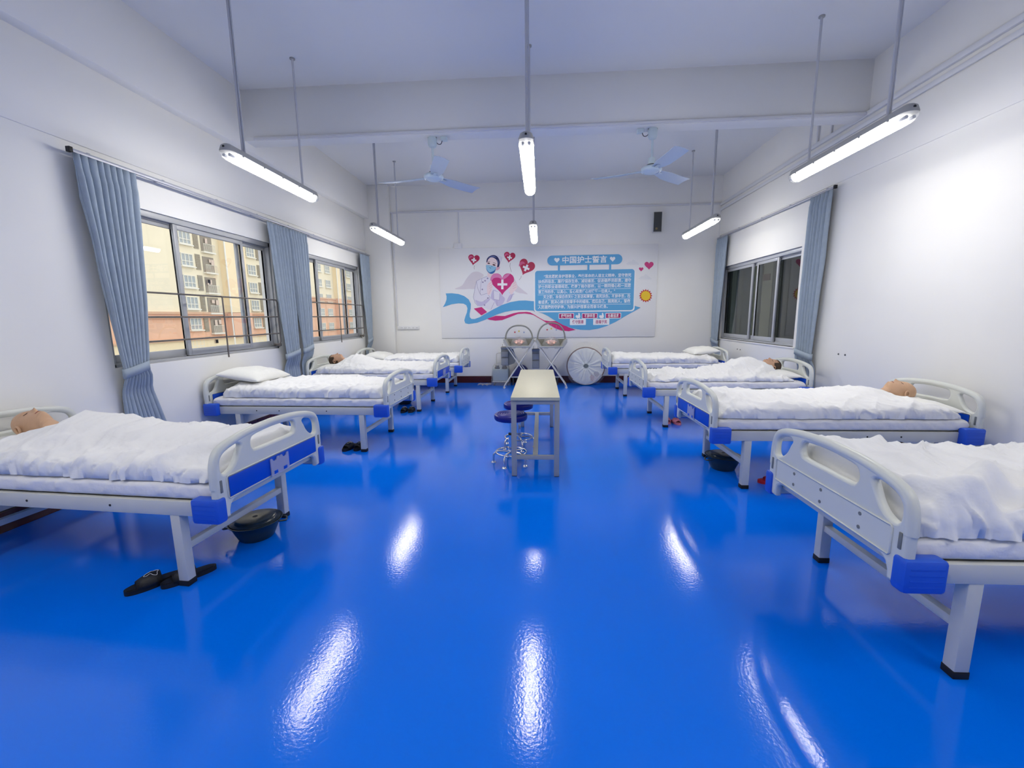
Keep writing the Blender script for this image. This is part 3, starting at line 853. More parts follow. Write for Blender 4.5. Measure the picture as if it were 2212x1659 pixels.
# ------------------------------------------------------------------ manikins lying in bed (face up, crown towards +x)
def manikin(key, label, crown, zc, skin, hair=False, turn=0.0, roll=0.0):
    r = thing('training_manikin', label, 'manikin', group='lying training manikins'); on_bed(r, key)
    HL = .245
    # stations: distance from crown, half width, front height (up), back depth (down), centre drop
    st_ = [(0, .005, .005, .005, .0), (.008, .032, .034, .036, 0), (.022, .052, .056, .060, 0), (.045, .066, .076, .082, 0), (.075, .0745, .090, .094, 0), (.105, .077, .094, .098, 0), (.130, .076, .092, .096, 0),
           (.155, .073, .090, .086, 0), (.180, .067, .091, .070, 0), (.205, .058, .090, .056, 0), (.225, .050, .086, .050, 0), (.240, .046, .072, .050, 0), (.252, .048, .050, .052, -.004), (.275, .052, .042, .054, -.010), (.300, .058, .040, .046, -.045),
           (.330, .10, .04, .04, -.085), (.36, .155, .05, .035, -.11), (.42, .175, .06, .035, -.12), (.55, .17, .06, .035, -.12), (.75, .155, .05, .035, -.12), (.90, .16, .04, .035, -.12), (1.05, .14, .035, .035, -.12), (1.30, .11, .03, .03, -.12), (1.50, .10, .03, .03, -.12), (1.60, .08, .03, .03, -.12)]
    def interp(s):
        for i in range(len(st_)-1):
            if st_[i][0] <= s <= st_[i+1][0]:
                t = (s-st_[i][0])/(st_[i+1][0]-st_[i][0]); 
                return [st_[i][j]+(st_[i+1][j]-st_[i][j])*t for j in range(5)]
        return list(st_[-1])
    ss = [0.0025*i for i in range(112)]+[.28+.02*i for i in range(1, 67)]
    NA = 56
    def pt(s, a, off=0.0):
        _, hw, up, dn, cz = interp(s)
        c, q = math.cos(a), math.sin(a)
        y = (hw+off)*c; z = (up+off)*q if q > 0 else (dn+off)*q
        z += cz
        if off == 0 and q > 0 and s < .26:
            # nose ridge, eye sockets, brows, lips, chin
            z += .024*math.exp(-((s-.163)/.014)**2-(y/.012)**2)*(1 if s < .176 else 1)
            z += .013*math.exp(-((s-.142)/.022)**2-(y/.009)**2)
            for e in (-1, 1):
                z -= .010*math.exp(-((s-.126)/.011)**2-((y-e*.032)/.015)**2)
                z += .004*math.exp(-((s-.110)/.008)**2-((y-e*.032)/.022)**2)
                z += .004*math.exp(-((s-.127)/.006)**2-((y-e*.032)/.009)**2)
            z += .007*math.exp(-((s-.191)/.006)**2-(y/.022)**2)+.007*math.exp(-((s-.204)/.006)**2-(y/.019)**2)
            z -= .006*math.exp(-((s-.1975)/.0022)**2-(y/.022)**2)
            z += .010*math.exp(-((s-.226)/.012)**2-(y/.02)**2)
        return Vector((-s, y, z))
    vs = []; fs = []
    for s in ss:
        for k in range(NA): vs.append(pt(s, 2*PI*k/NA))
    for i in range(len(ss)-1):
        for k in range(NA):
            k2 = (k+1) % NA; fs.append((i*NA+k, i*NA+k2, (i+1)*NA+k2, (i+1)*NA+k))
    fs.append(tuple(range(NA))); fs.append(tuple((len(ss)-1)*NA+k for k in range(NA)))
    # ears (part of the same body mesh)
    def ear(e):
        ev = []; ef = []; n, k_ = 14, 8
        c0 = Vector((-.135, e*.079, -.018))
        for i in range(n):
            a = 2*PI*i/n
            for j in range(k_):
                b = 2*PI*j/k_
                rr = 1+.34*math.cos(b)
                ev.append(c0+Vector((math.cos(a)*.016*rr+.004*math.sin(a), e*(.006+.008*math.sin(b)+.006), math.sin(a)*.030*rr*.8)))
        for i in range(n):
            for j in range(k_):
                i2, j2 = (i+1) % n, (j+1) % k_
                ef.append((i*k_+j, i2*k_+j, i2*k_+j2, i*k_+j2))
        return ev, ef
    R_ = Matrix.Translation((crown, 0, zc)) @ Matrix.Rotation(roll, 4, 'X')
    b = MB().add(vs, fs)
    for e in (-1, 1): b.add(*ear(e))
    b.v = [tuple(R_ @ Vector(v)) for v in b.v]
    b.build('body', skin, r, 80)
    # eyelid lines, lips
    for e in (-1, 1):
        ln = []
        for i in range(7):
            y = e*(.020+.004*i); s = .127+.003*math.sin(PI*i/6)
            p = pt(s, math.acos(max(-1, min(1, y/interp(s)[1])))); ln.append(R_ @ (p+Vector((0, 0, .0015))))
        MB().tube(ln, .0018, 6).build('eyelid', 'eye', r, 60)
    ln = []
    for i in range(9):
        y = -.024+.006*i; s = .1975-.003*math.cos(PI*(i-4)/8)
        p = pt(s, math.acos(max(-1, min(1, y/interp(s)[1])))); ln.append(R_ @ (p+Vector((0, 0, .001))))
    MB().tube(ln, .0028, 6).build('lips', 'lip', r, 60)
    for e in (-1, 1):
        p = R_ @ (pt(.176, PI/2)+Vector((0, e*.007, -.012)))
        MB().tube([p+Vector((.003, 0, 0)), p-Vector((.003, 0, 0))], .0034, 8).build('nostril', 'lip', r, 60)
    if hair:
        hv = []; hf = []; M_ = 44
        ids = {}
        for i in range(M_+1):
            s = .19*i/M_
            for k in range(NA):
                hv.append(R_ @ (pt(max(s, .0005), 2*PI*k/NA, .0065+.0015*nz(s*60, k*.4))+Vector((.006 if i == 0 else 0, 0, 0))))
        for i in range(M_):
            for k in range(NA):
                k2 = (k+1) % NA; a = 2*PI*(k+.5)/NA; q = math.sin(a); s = .19*(i+.5)/M_
                lim = .058 if q > .55 else (.058+(.55-q)*.11 if q > -.1 else .19)
                if abs(math.cos(a)) > .8 and -.1 < q < .5: lim = .125
                if s < lim: hf.append((i*NA+k, i*NA+k2, (i+1)*NA+k2, (i+1)*NA+k))
        hf.append(tuple(range(NA)))
        MB().add([tuple(v) for v in hv], hf).build('hair', 'hair', r, 80)
    return r
manikin('L1', 'bald tan training manikin lying on the front left bed', 1.95, .800, 'skin_tan')
manikin('R2', 'bald tan training manikin lying on the second right bed', 1.985, .775, 'skin_tan', roll=-.15)
manikin('L3', 'brown-haired training manikin on the left bed under the far window', 2.0, .800, 'skin_brown', True)
manikin('R3', 'brown-haired training manikin on the right bed under the window, mostly covered', 1.99, .775, 'skin_brown', True)

# ------------------------------------------------------------------ work table
tb = thing('work_table', 'narrow long pale table in the middle of the aisle', 'table', (-.05, 4.86, 0))
tp = MB().box(-.225, .225, -1.03, 1.03, .738, .768, .002).build('table_top', 'table_top', tb, 40)
MB().box(-.2255, .2255, -1.031, -1.0295, .739, .767).build('edge_band', 'table_edge', tp)
for sx in (-1, 1):
    for yy in (-.985, .84):
        lg = MB().box(sx*.20-.024, sx*.20+.024, yy-.02, yy+.02, .004, .738, .003).build('leg', 'table_leg', tb, 40)
        MB().box(sx*.20-.022, sx*.20+.022, yy-.018, yy+.018, 0, .006).build('foot_pad', 'rubber', lg)
for yy in (-.985, .84):
    MB().box(-.18, .18, yy-.018, yy+.018, .695, .738, .003).build('apron', 'table_leg', tb, 40)
    MB().box(-.18, .18, yy-.016, yy+.016, .165, .205, .003).build('stretcher', 'table_leg', tb, 40)
for sx in (-1, 1):
    MB().box(sx*.20-.015, sx*.20+.015, -.965, .82, .698, .738, .003).build('apron', 'table_leg', tb, 40)
MB().box(-.025, .025, -.97, .825, .166, .204, .003).build('foot_bar', 'table_leg', tb, 40)

# ------------------------------------------------------------------ stools
def stool_proto():
    r = thing('round_stool', 'x', 'stool')
    prof = [(0, .525)]
    for i in range(5):
        a = .028+i*.024
        prof += [(a, .526), (a+.006, .520), (a+.012, .526)]
    prof += [(.155, .524), (.166, .516), (.170, .502), (.169, .475), (.163, .463), (.15, .458), (0, .458)]
    MB().lathe(prof, 40).build('seat', 'seat_blue', r, 35)
    MB().lathe([(0, .458), (.09, .458), (.09, .448), (.03, .440), (0, .440)], 24).build('seat_plate', 'dark_metal', r, 40)
    MB().tube([(0, 0, .30), (0, 0, .445)], .0125, 12).build('spindle', 'chrome', r, 50)
    MB().lathe([(0, .318), (.026, .318), (.028, .31), (.028, .30), (0, .30)], 20).build('collar', 'rubber', r, 40)
    MB().tube([(0, 0, .11), (0, 0, .305)], .024, 16).build('column', 'chrome', r, 50)
    MB().lathe([(0, .135), (.036, .135), (.036, .10), (0, .10)], 20).build('hub', 'chrome', r, 40)
    MB().tube([(.158*math.cos(2*PI*i/36), .158*math.sin(2*PI*i/36), .118) for i in range(36)], .0095, 8, closed=True).build('foot_ring', 'chrome', r, 60)
    for k in range(5):
        a = 2*PI*k/5-1.9
        pts = spline([(.02, 0, .118), (.09, 0, .122), (.145, 0, .118), (.178, 0, .088), (.186, 0, .045), (.186, 0, .014)], 5)
        lg = MB().tube([p[:] for p in pts], .0115, 10).build('leg', 'chrome', r, 60); lg.rotation_euler.z = a
        MB().lathe([(0, .018), (.013, .018), (.024, .008), (.026, 0), (0, 0)], 16, (.186, 0, 0)).build('glide', 'chrome', lg, 40)
    return r
s1 = stool_proto(); s1.location = (-.305, 4.24, 0); tag(s1, 'round dark blue stool with chrome base, nearer of the two beside the table', 'stool', 'dark blue stools')
s2 = copy_tree(s1); s2.location = (-.255, 4.79, 0); s2.rotation_euler.z = .6; tag(s2, 'round dark blue stool with chrome base, farther of the two beside the table', 'stool', 'dark blue stools')

# ------------------------------------------------------------------ slippers, basins
def sole_outline(L=.27, W=.095):
    pts = []
    for i in range(28):
        a = 2*PI*i/28; c, s = math.cos(a), math.sin(a)
        x = c*L/2; wd = W/2*(1.0 if c > 0 else .80)*(1-.10*math.exp(-((c+.1)/.35)**2))
        pts.append((x, math.copysign(abs(s)**.75, s)*wd))
    return pts
def slipper(label, x, y, rz, m, group, inner=None, deco=False, strapw=.13, L=.27):
    r = thing('slipper', label, 'slipper', (x, y, 0), rz, group)
    MB().prism(sole_outline(L), 'z', 0, .026).build('sole', m, r, 40)
    MB().prism([(p[0]*.92, p[1]*.90) for p in sole_outline(L)], 'z', .025, .030).build('insole', inner or m, r, 40)
    vs = []; fs = []; n = 14; xs = [-.03, .01, .05, .082]
    hs = [.055, .060, .050, .034]; ws = [.049, .051, .048, .040]
    for x_, h, wd in zip(xs, hs, ws):
        for k in range(n+1):
            a = PI*k/n; vs.append((x_*L/.27, wd*math.cos(a), .02+h*math.sin(a)**.8))
    for i in range(len(xs)-1):
        for k in range(n): fs.append((i*(n+1)+k, i*(n+1)+k+1, (i+1)*(n+1)+k+1, (i+1)*(n+1)+k))
    o = MB().add(vs, fs).build('strap', m, r, 60)
    md = o.modifiers.new('thickness', 'SOLIDIFY'); md.thickness = .006
    if deco:
        q = [(-.015, -.02), (0, -.032), (.01, -.016), (.03, -.012), (.045, .004), (.033, .014), (.017, .010), (.005, .026), (-.011, .030), (-.015, .012), (-.023, -.004)]
        def up(px, py):
            i = min(2, max(0, [k for k in range(3) if px >= xs[k]][-1] if px >= xs[0] else 0)); t = (px-xs[i])/(xs[i+1]-xs[i])
            h = hs[i]+(hs[i+1]-hs[i])*t; wd = ws[i]+(ws[i+1]-ws[i])*t
            sn = math.sqrt(max(0, 1-(py/wd)**2)); return (px*L/.27, py, .022+h*sn**.8)
        MB().tube([up(p.x, p.y) for p in spline([Vector((a, b, 0)) for a, b in q], 4, True)], .0013, 5, closed=True).build('printed_outline', 'white_line', o, 60)
    return r
G = 'black slippers'
slipper('black slipper with white line print, left of the front left bed pair', -2.215, 2.10, math.radians(-128), 'black_rubber', G, deco=True)
slipper('black slipper with white line print beside the front left bed leg', -2.065, 2.17, math.radians(-128), 'black_rubber', G, deco=True)
slipper('black slipper at the second left bed, left one of the pair', -2.225, 4.66, math.radians(-98), 'black_rubber', G, deco=True, L=.26)
slipper('black slipper at the second left bed, right one of the pair', -2.105, 4.68, math.radians(-94), 'black_rubber', G, deco=True, L=.26)
slipper('black slipper at the left bed under the far window, left one', -2.20, 6.62, math.radians(-92), 'black_rubber', G, deco=True, L=.26)
slipper('black slipper at the left bed under the far window, right one', -2.085, 6.64, math.radians(-90), 'black_rubber', G, deco=True, L=.26)
slipper('pink slipper under the right bed by the window, beside its leg', 1.775, 5.99, math.radians(-95), 'pink_foam', 'pink slippers', inner='pink_in', L=.24)
slipper('pink slipper under the right bed by the window, farther from the leg', 1.885, 5.94, math.radians(-80), 'pink_foam', 'pink slippers', inner='pink_in', L=.24)
slipper('red slipper between the front and second right beds, left one', 2.07, 3.76, math.radians(165), 'red_foam', 'red slippers', L=.25)
slipper('red slipper between the front and second right beds, right one', 2.16, 3.63, math.radians(170), 'red_foam', 'red slippers', L=.25)
def basin(label, x, y, rad, h, rz, lid=True, pale=False):
    r = thing('wash_basin', label, 'basin', (x, y, 0), rz, 'wash basins under the beds')
    k = rad
    prof = [(0, .004), (k*.62, 0), (k*.66, .006), (k*.80, h*.45), (k*.93, h*.88), (k*1.0, h*.93), (k*1.03, h), (k*.99, h*1.0), (k*.93, h*.93), (k*.78, h*.45), (k*.62, .012), (0, .012)]
    MB().lathe(prof, 36).build('bowl', 'basin', r, 40)
    for s in (-1, 1):
        pts = spline([(s*k*.9, -.045, h*.86), (s*k*1.13, -.03, h*.80), (s*k*1.16, 0, h*.74), (s*k*1.13, .03, h*.80), (s*k*.9, .045, h*.86)], 4)
        MB().tube([p[:] for p in pts], .007, 8).build('handle', 'basin', r, 60)
    if lid:
        l = MB().lathe([(k*.955, h*.97), (k*.95, h*1.02), (k*.80, h*1.05), (k*.74, h*1.14), (k*.66, h*1.16), (k*.10, h*1.17), (0, h*1.17)], 36).build('lid', 'basin_lid', r, 40)
        MB().lathe([(0, h*1.175), (k*.10, h*1.175), (k*.10, h*1.16), (0, h*1.16)], 18).build('lid_hole', 'rubber', l, 40)
        if pale: MB().lathe([(k*.12, h*1.172), (k*.30, h*1.178), (k*.42, h*1.165)], 24).build('lid_disc', 'basin_lid', l, 40)
    return r
basin('dark lidded basin on the floor under the front left bed', -1.985, 2.66, .165, .125, .4, True, True)
basin('dark green lidded basin under the second right bed', 1.79, 4.15, .165, .135, .3)
basin('dark basin under the left bed by the far window', -2.40, 7.25, .16, .12, .9)

# ------------------------------------------------------------------ things along the back wall
def star(c, R_, m, parent, name='star_charm'):
    pts = []
    for i in range(10):
        a = PI/2+i*PI/5; q = R_ if i % 2 == 0 else R_*.48
        pts.append((c[0]+q*math.cos(a), c[2]+q*math.sin(a)))
    return MB().prism(pts, 'y', c[1]-.006, c[1]+.006).build(name, m, parent)
def bassinet(label, x0, x1, ztop, hooptop, y0):
    """x0,x1 outer edges of the tray at its rim"""
    xc = (x0+x1)/2; W = (x1-x0)/2; D = .42
    r = thing('folding_bassinet', label, 'bassinet', (xc, y0, 0), 0, 'folding bassinets')
    for yy in (0, D):
        for s in (-1, 1):
            lg = MB().tube([(s*W, yy+.004*s, ztop-.05), (0, yy+.004*s, .51), (-s*W*.99, yy+.004*s, .055)], .0125, 10).build('crossed_leg', 'frame_white', r, 50)
            if yy == 0:
                MB().tube([(-s*W*.99, yy-.008, .024), (-s*W*.99, yy+.012, .024)], .024, 14).build('caster', 'frame_white', lg, 50)
                MB().box(-s*W*.99-.012, -s*W*.99+.012, yy-.012, yy+.014, .03, .062, .004).build('caster_fork', 'frame_white', lg, 40)
            else:
                MB().tube([(-s*W*.99, yy, .0), (-s*W*.99, yy, .06)], .014, 12).build('foot_tip', 'frame_white', lg, 50)
    for s in (-1, 1):
        MB().tube([(s*W, 0, ztop-.05), (s*W, D, ztop-.05)], .0125, 10).build('rim_rail', 'frame_white', r, 50)
        MB().tube([(s*W*.98, 0, .065), (s*W*.98, D, .065)], .010, 8).build('floor_rail', 'frame_white', r, 50)
    MB().tube([(0, 0, .51), (0, D, .51)], .010, 8).build('pivot_bar', 'frame_white', r, 50)
    bw = W*.70; zb = ztop-.145
    # soft tray: two slanted sides, floor, back and front lip
    for s in (-1, 1):
        MB().prism([(s*(W+.012), ztop), (s*(W-.03), ztop+.004), (s*(bw-.02), zb+.01), (s*(bw+.025), zb-.012)], 'y', -.02, D+.02).build('tray_side', 'tray', r, 30)
    MB().box(-bw-.02, bw+.02, -.015, D+.015, zb-.014, zb+.004, .006).build('tray_floor', 'tray', r, 40)
    MB().prism([(-W, ztop-.004), (W, ztop-.004), (bw, zb), (-bw, zb)], 'y', D, D+.02).build('tray_back', 'tray_in', r, 30)
    MB().box(-bw-.02, bw+.02, -.03, -.012, zb-.020, zb+.016, .006).build('tray_lip', 'tray', r, 40)
    for s in (-1, 1): MB().box(s*.11-.045, s*.11+.045, -.022, -.016, zb-.045, zb-.02, .002).build('velcro_tab', 'frame_white', r, 40)
    pts = []
    for i in range(25):
        a = PI*i/24; pts.append((-(W-.035)*math.copysign(abs(math.cos(a))**.85, math.cos(a)), .12, ztop+(hooptop-ztop)*math.sin(a)**.9))
    MB().tube(pts, .016, 10).build('toy_hoop', 'hoop', r, 60)
    for dx, m_n, dz in ((-.085, 'star_red', .12), (0, 'star_yellow', .10), (.105, 'star_blue', .125)):
        zz = hooptop-dz
        sg = MB().tube([(dx, .12, hooptop-.02-abs(dx)*.25), (dx, .12, zz)], .0012, 5).build('string', 'frame_white', r, 60)
        star((dx, .12, zz-.018), .024, m_n, sg)
    return r
bassinet('folding bassinet with grey toy hoop behind the table, left one', -.768, -.135, 1.03, 1.315, 8.83)
bassinet('folding bassinet with grey toy hoop behind the table, right one', -.098, .54, 1.02, 1.36, 8.83)
def doll(label, x, y, z):
    r = thing('baby_doll', label, 'doll', (x, y, z), 0, 'wrapped baby dolls')
    # body: one continuous lathe-like loft lying with the feet to the viewer
    prof = [(0, .0), (.03, .004), (.05, .02), (.062, .06), (.066, .11), (.058, .16), (.035, .185), (.028, .195), (.045, .21), (.062, .24), (.066, .275), (.055, .31), (.03, .33), (0, .335)]
    m = MB().lathe(prof, 20, sx=1.0, sy=.85)
    m.v = [(a, c-.05, .066+b*1.0) for a, b, c in m.v]
    for s in (-1, 1):
        m.tube([(s*.045, .10, .07), (s*.095, .06, .075), (s*.10, .0, .085), (s*.075, -.03, .09)], [.022, .02, .018, .02], 10)
        m.tube([(s*.03, -.03, .06), (s*.06, -.08, .10), (s*.055, -.12, .06), (s*.055, -.135, .075)], [.03, .028, .022, .024], 10)
    m.build('body', 'doll', r, 70)
    c = MB().lathe([(.0, 0), (.064, .0), (.072, .04), (.070, .10), (.056, .135), (0, .136)], 18, (0, 0, 0), 1, .86).build('dress', 'doll_dress', r, 60)
    c.rotation_euler.x = -PI/2; c.location = (0, -.02, .068); 
    bv = []; bf = []; n, k_ = 26, 12
    for i in range(k_+1):
        a = PI/2*i/k_
        for j in range(n):
            b = 2*PI*j/n; w_ = 1+.14*nz(3*math.cos(b)+x*9, 3*math.sin(b), i*.35)
            bv.append((.185*math.cos(a)**.8*math.cos(b)*w_, .02+.165*math.cos(a)**.8*math.sin(b)*w_, .175*math.sin(a)*w_))
    for i in range(k_):
        for j in range(n):
            j2 = (j+1) % n; bf.append((i*n+j, i*n+j2, (i+1)*n+j2, (i+1)*n+j))
    MB().add(bv, bf).build('plastic_wrap', 'bag', r, 70)
    return r
doll('pink baby doll under clear plastic in the left bassinet', -.45, 8.985, .892)
doll('pink baby doll under clear plastic in the right bassinet', .22, 8.985, .882)
def organiser(label, x0, x1, z0, z1, y, wide):
    r = thing('hanging_organiser', label, 'fabric bag', (x0, y, z0), 0, 'grey fabric organisers'); W = x1-x0; H = z1-z0
    MB().box(0, W, 0, .05, 0, H, .012).build('back_sleeve', 'organiser', r, 40)
    for a, b in ((.03, .42), (.46, .78)):
        pk = MB().box(.008, W-.008, -.03, .01, H*a, H*b, .012).build('pocket', 'organiser', r, 40)
        MB().box(.005, W-.005, -.033, .0, H*b-.012, H*b+.002, .003).build('pocket_hem', 'tray_in', pk, 40)
    MB().box(-.004, W+.004, -.03, .055, H*.90, H, .01).build('top_band', 'organiser', r, 40)
    MB().box(.01, W-.01, -.024, .05, H*.97, H+.004, .004).build('lining', 'khaki', r, 40)
    if wide:
        vs = []; fs = []
        poly = [(W*.95, H*.98), (W*1.55, H*.95), (W*1.9, H*.5), (W*2.0, H*.28), (W*1.75, H*.12), (W*1.3, H*.05), (W*.98, H*.02)]
        MB().prism(poly, 'y', 0, .05).build('side_bag', 'tray_in', r, 40)
    for s in (.2, .8): MB().tube([(W*s, .03, H), (W*s, .03, H+.06)], .005, 6).build('hanging_strap', 'organiser', r, 60)
organiser('grey fabric organiser hanging left of the left bassinet', -.865, -.70, .44, .85, 9.27, True)
organiser('grey fabric organiser hanging between the two bassinets', -.185, -.025, .37, .80, 9.27, False)
ms = thing('suction_machine', 'pale medical suction machine wrapped in plastic against the back wall', 'machine', (-.88, 9.38, 0))
MB().box(-.17, .17, -.13, .15, .10, .36, .02).build('cabinet', 'machine', ms, 40)
MB().box(-.18, .18, -.15, .16, .075, .10, .006).build('base_plate', 'frame_white', ms, 40)
for dx in (-.14, .14):
    for dy in (-.11, .12): MB().tube([(dx-.012, dy, .037), (dx+.012, dy, .037)], .037, 14).build('wheel', 'rubber', ms, 50)
for dx in (-.08, .08):
    j = MB().lathe([(0, .36), (.055, .36), (.058, .37), (.058, .40), (.05, .41), (0, .41)], 20, (dx, -.03, 0)).build('jar_lid', 'dark_metal', ms, 40)
    for q in (-.03, 0, .03): MB().tube([(dx+q, -.05, .40), (dx+q, -.05, .44)], .009, 8).build('nozzle', 'dark_metal', j, 50)
MB().tube(spline([(-.11, .12, .34), (-.11, .12, .64), (-.095, .12, .685), (-.05, .12, .70), (.10, .12, .70), (.13, .12, .66), (.13, .12, .34)], 4), .010, 8).build('push_handle', 'frame_white', ms, 60)
bv = []; bf = []; n = 30
lv = [(0, 1.12), (.05, 1.16), (.15, 1.07), (.3, 1.02), (.42, .92), (.47, .70), (.49, .3)]
for i, (z, k) in enumerate(lv):
    for j in range(n):
        b = 2*PI*j/n; c, s = math.cos(b), math.sin(b); q = 1+.07*nz(4*c, 4*s, z*6)
        bv.append((.195*k*q*math.copysign(abs(c)**.6, c), .165*k*q*math.copysign(abs(s)**.6, s), z))
for i in range(len(lv)-1):
    for j in range(n):
        j2 = (j+1) % n; bf.append((i*n+j, i*n+j2, (i+1)*n+j2, (i+1)*n+j))
MB().add(bv, bf).build('plastic_cover', 'bag', ms, 70)
crump = MB()
for q in range(3):
    vs = []; fs = []
    for i in range(9):
        for j in range(5):
            vs.append((-.22-.035*i+.02*nz(i*.9, j*.9, q), -.10-.05*q+.03*j, .004+.05*max(0, nz(i*.7+q, j*.8, q*3)+.35)))
    for i in range(8):
        for j in range(4): fs.append((i*5+j, i*5+j+1, (i+1)*5+j+1, (i+1)*5+j))
    crump.add(vs, fs)
crump.build('loose_film', 'bag', ms, 70)
def low_stool(label, x, y, W):
    r = thing('low_seat', label, 'low stool', (x, y, 0), 0, 'navy low seats')
    MB().box(-W, W, -.14, .14, .165, .195, .008).build('base_board', 'frame_white', r, 40)
    for dx in (-1, 1):
        for dy in (-.1, .1): MB().box(dx*(W-.04)-.015, dx*(W-.04)+.015, dy-.015, dy+.015, 0, .166, .003).build('leg', 'corridor_dark', r, 40)
    vs = []; fs = []; N = 20
    for s in (1, -1):
        for i in range(N+1):
            for j in range(N+1):
                u, v = math.sin(PI/2*(2*i/N-1)), math.sin(PI/2*(2*j/N-1)); e = max(0, (1-abs(u)**4)*(1-abs(v)**4))**.5
                vs.append((u*(W-.02), v*.13, .20+(.245*e*(1-.35*u*u) if s > 0 else 0)))
    n1 = (N+1)**2
    for q in (0, n1):
        for i in range(N):
            for j in range(N):
                a = q+i*(N+1)+j; fs.append((a, a+1, a+N+2, a+N+1))
    MB().add(vs, fs).build('cushion', 'navy_pad', r, 70)
low_stool('navy padded low seat on white board behind the left bassinet', -.44, 9.42, .21)
low_stool('navy padded low seat on white board behind the right bassinet', .25, 9.42, .16)
# folded round tent in a clear bag leaning on the wall
dk = thing('folded_round_tent', 'round folded grey fabric tent in clear plastic leaning on the back wall', 'folded tent', (.985, 9.36, 0))
tilt = Matrix.Translation((0, 0, .41)) @ Matrix.Rotation(-.20, 4, 'X')
def T_(vs): return [tuple(tilt @ Vector(v)) for v in vs]
N, K = 144, 16; vs = []; fs = []
for i in range(K+1):
    rr = .05+(.395-.05)*i/K
    for j in range(N):
        a = 2*PI*j/N; t = i/K
        wv = nz(math.cos(a)*3.2, math.sin(a)*3.2, 1.3)*2.5
        pl = .5+.5*math.cos(a*15+wv*2+1.2*nz(t*2, a))
        y = -.030-.012*math.sin(PI*t)-.042*(pl**1.5)*(1-t)**.5*(.3+.7*t)-.006*nz(rr*14, a*6)
        vs.append((rr*math.cos(a), y, rr*math.sin(a)))
for i in range(K):
    for j in range(N):
        j2 = (j+1) % N; fs.append((i*N+j, i*N+j2, (i+1)*N+j2, (i+1)*N+j))
o = MB().add(T_(vs), fs).build('gathered_cloth', 'disc_cloth', dk, 60)
m = MB().tube([(.40*math.cos(2*PI*i/64), -.012, .40*math.sin(2*PI*i/64)) for i in range(64)], .020, 8, closed=True); m.v = T_(m.v); m.build('rim', 'disc_rim', dk, 60)
m = MB().lathe([(0, .0), (.40, .0), (.40, .02), (0, .02)], 48); m.v = T_([(a, c-.012, b) for a, b, c in m.v]); m.build('back_cloth', 'disc_cloth', dk, 40)
m = MB().lathe([(0, .0), (.045, .0), (.056, .012), (.056, .02), (0, .02)], 10); m.v = T_([(a, -c-.030, b*.75) for a, b, c in m.v]); m.build('centre_knot', 'disc_hub', dk, 40)
m = MB().prism([(.05, -.30), (.17, -.36), (.31, -.20), (.20, -.12)], 'y', -.054, -.052); m.v = T_(m.v); pp = m.build('paper_label', 'paper', dk)
m = MB()
for i in range(5):
    for j in range(4):
        cx = .075+.022*j+.012*i; cz = -.285+.027*i-.01*j
        m.box(cx-.008, cx+.008, -.0565, -.055, cz-.006, cz+.006)
m.v = T_(m.v); m.build('printed_text', 'print_red', pp)
m = MB().tube([(.225+.048*math.cos(2*PI*i/24), -.056, -.175+.048*math.sin(2*PI*i/24)) for i in range(24)], .004, 5, closed=True); m.tube([(.225+.022*math.cos(2*PI*i/24), -.056, -.175+.022*math.sin(2*PI*i/24)) for i in range(24)], .004, 5, closed=True); m.v = T_(m.v); m.build('printed_emblem', 'print_grey', pp)
m = MB().tube([(.405*math.cos(a), -.03, .405*math.sin(a)) for a in [math.radians(-135+3*i) for i in range(36)]], .010, 6); m.v = T_(m.v); m.build('white_strap', 'frame_white', dk, 60)
vs = []; fs = []
for i in range(15):
    rr = .10+.36*i/14
    for j in range(60):
        a = 2*PI*j/60; q = 1+(.05*nz(3*math.cos(a), 3*math.sin(a), i*.2)+.02)*(i/14)**2
        up = .06*max(0, math.sin(a))**2*(i/14)**4
        vs.append((rr*q*math.cos(a)*.97, -.066+.03*(i/14)**3+.008*nz(rr*10, a*4), min(rr*q*math.sin(a)+up, 9) if rr*q*math.sin(a) > -.40 else -.40))
for i in range(14):
    for j in range(60):
        j2 = (j+1) % 60; fs.append((i*60+j, i*60+j2, (i+1)*60+j2, (i+1)*60+j))
MB().add(T_(vs), fs).build('clear_bag', 'bag_thin', dk, 70)

# ------------------------------------------------------------------ printed board on the back wall
PX0, PX1, PZ0, PZ1 = -2.245, 2.51, 1.03, 3.0
PY = YB-.022
po = thing('wall_poster', 'wide white printed board with nurse, hearts and oath text on the back wall', 'poster', ((PX0+PX1)/2, YB, PZ0))
PO = Vector(((PX0+PX1)/2, YB, PZ0))
brd = MB().box(PX0-PO.x, PX1-PO.x, -.022, 0, 0, PZ1-PZ0, .003).build('board', 'board', po, 40)
MB().box(-1.62-PO.x, -1.617-PO.x, -.0223, -.021, .005, .55).build('seam', 'p_grey', brd)
LAYER = [0]
def wp(p, lay):
    q = wall_pt(p[0], p[1], PY); return Vector((q.x-PO.x, -.022-.0006*lay, q.z-PO.z))
def c7(pts): return [(940+x/8.296, 530+y/8.296) for x, y in pts]
def c8(pts): return [(1140+x/7.9, 530+y/7.9) for x, y in pts]
def sm(pts, k=5): return [(v.x, v.y) for v in spline([Vector((a, b, 0)) for a, b in pts], k, True)]
def shape(name, m, polys, lay, parent=None):
    b = MB()
    for P in polys:
        V = [wp(p, lay) for p in P]
        tr = tessellate_polygon([[Vector((v.x, v.z, 0)) for v in V]])
        b.add([v[:] for v in V], [tuple(t) for t in tr])
    o = b.build(name, m, parent or po)
    me = o.data
    return o
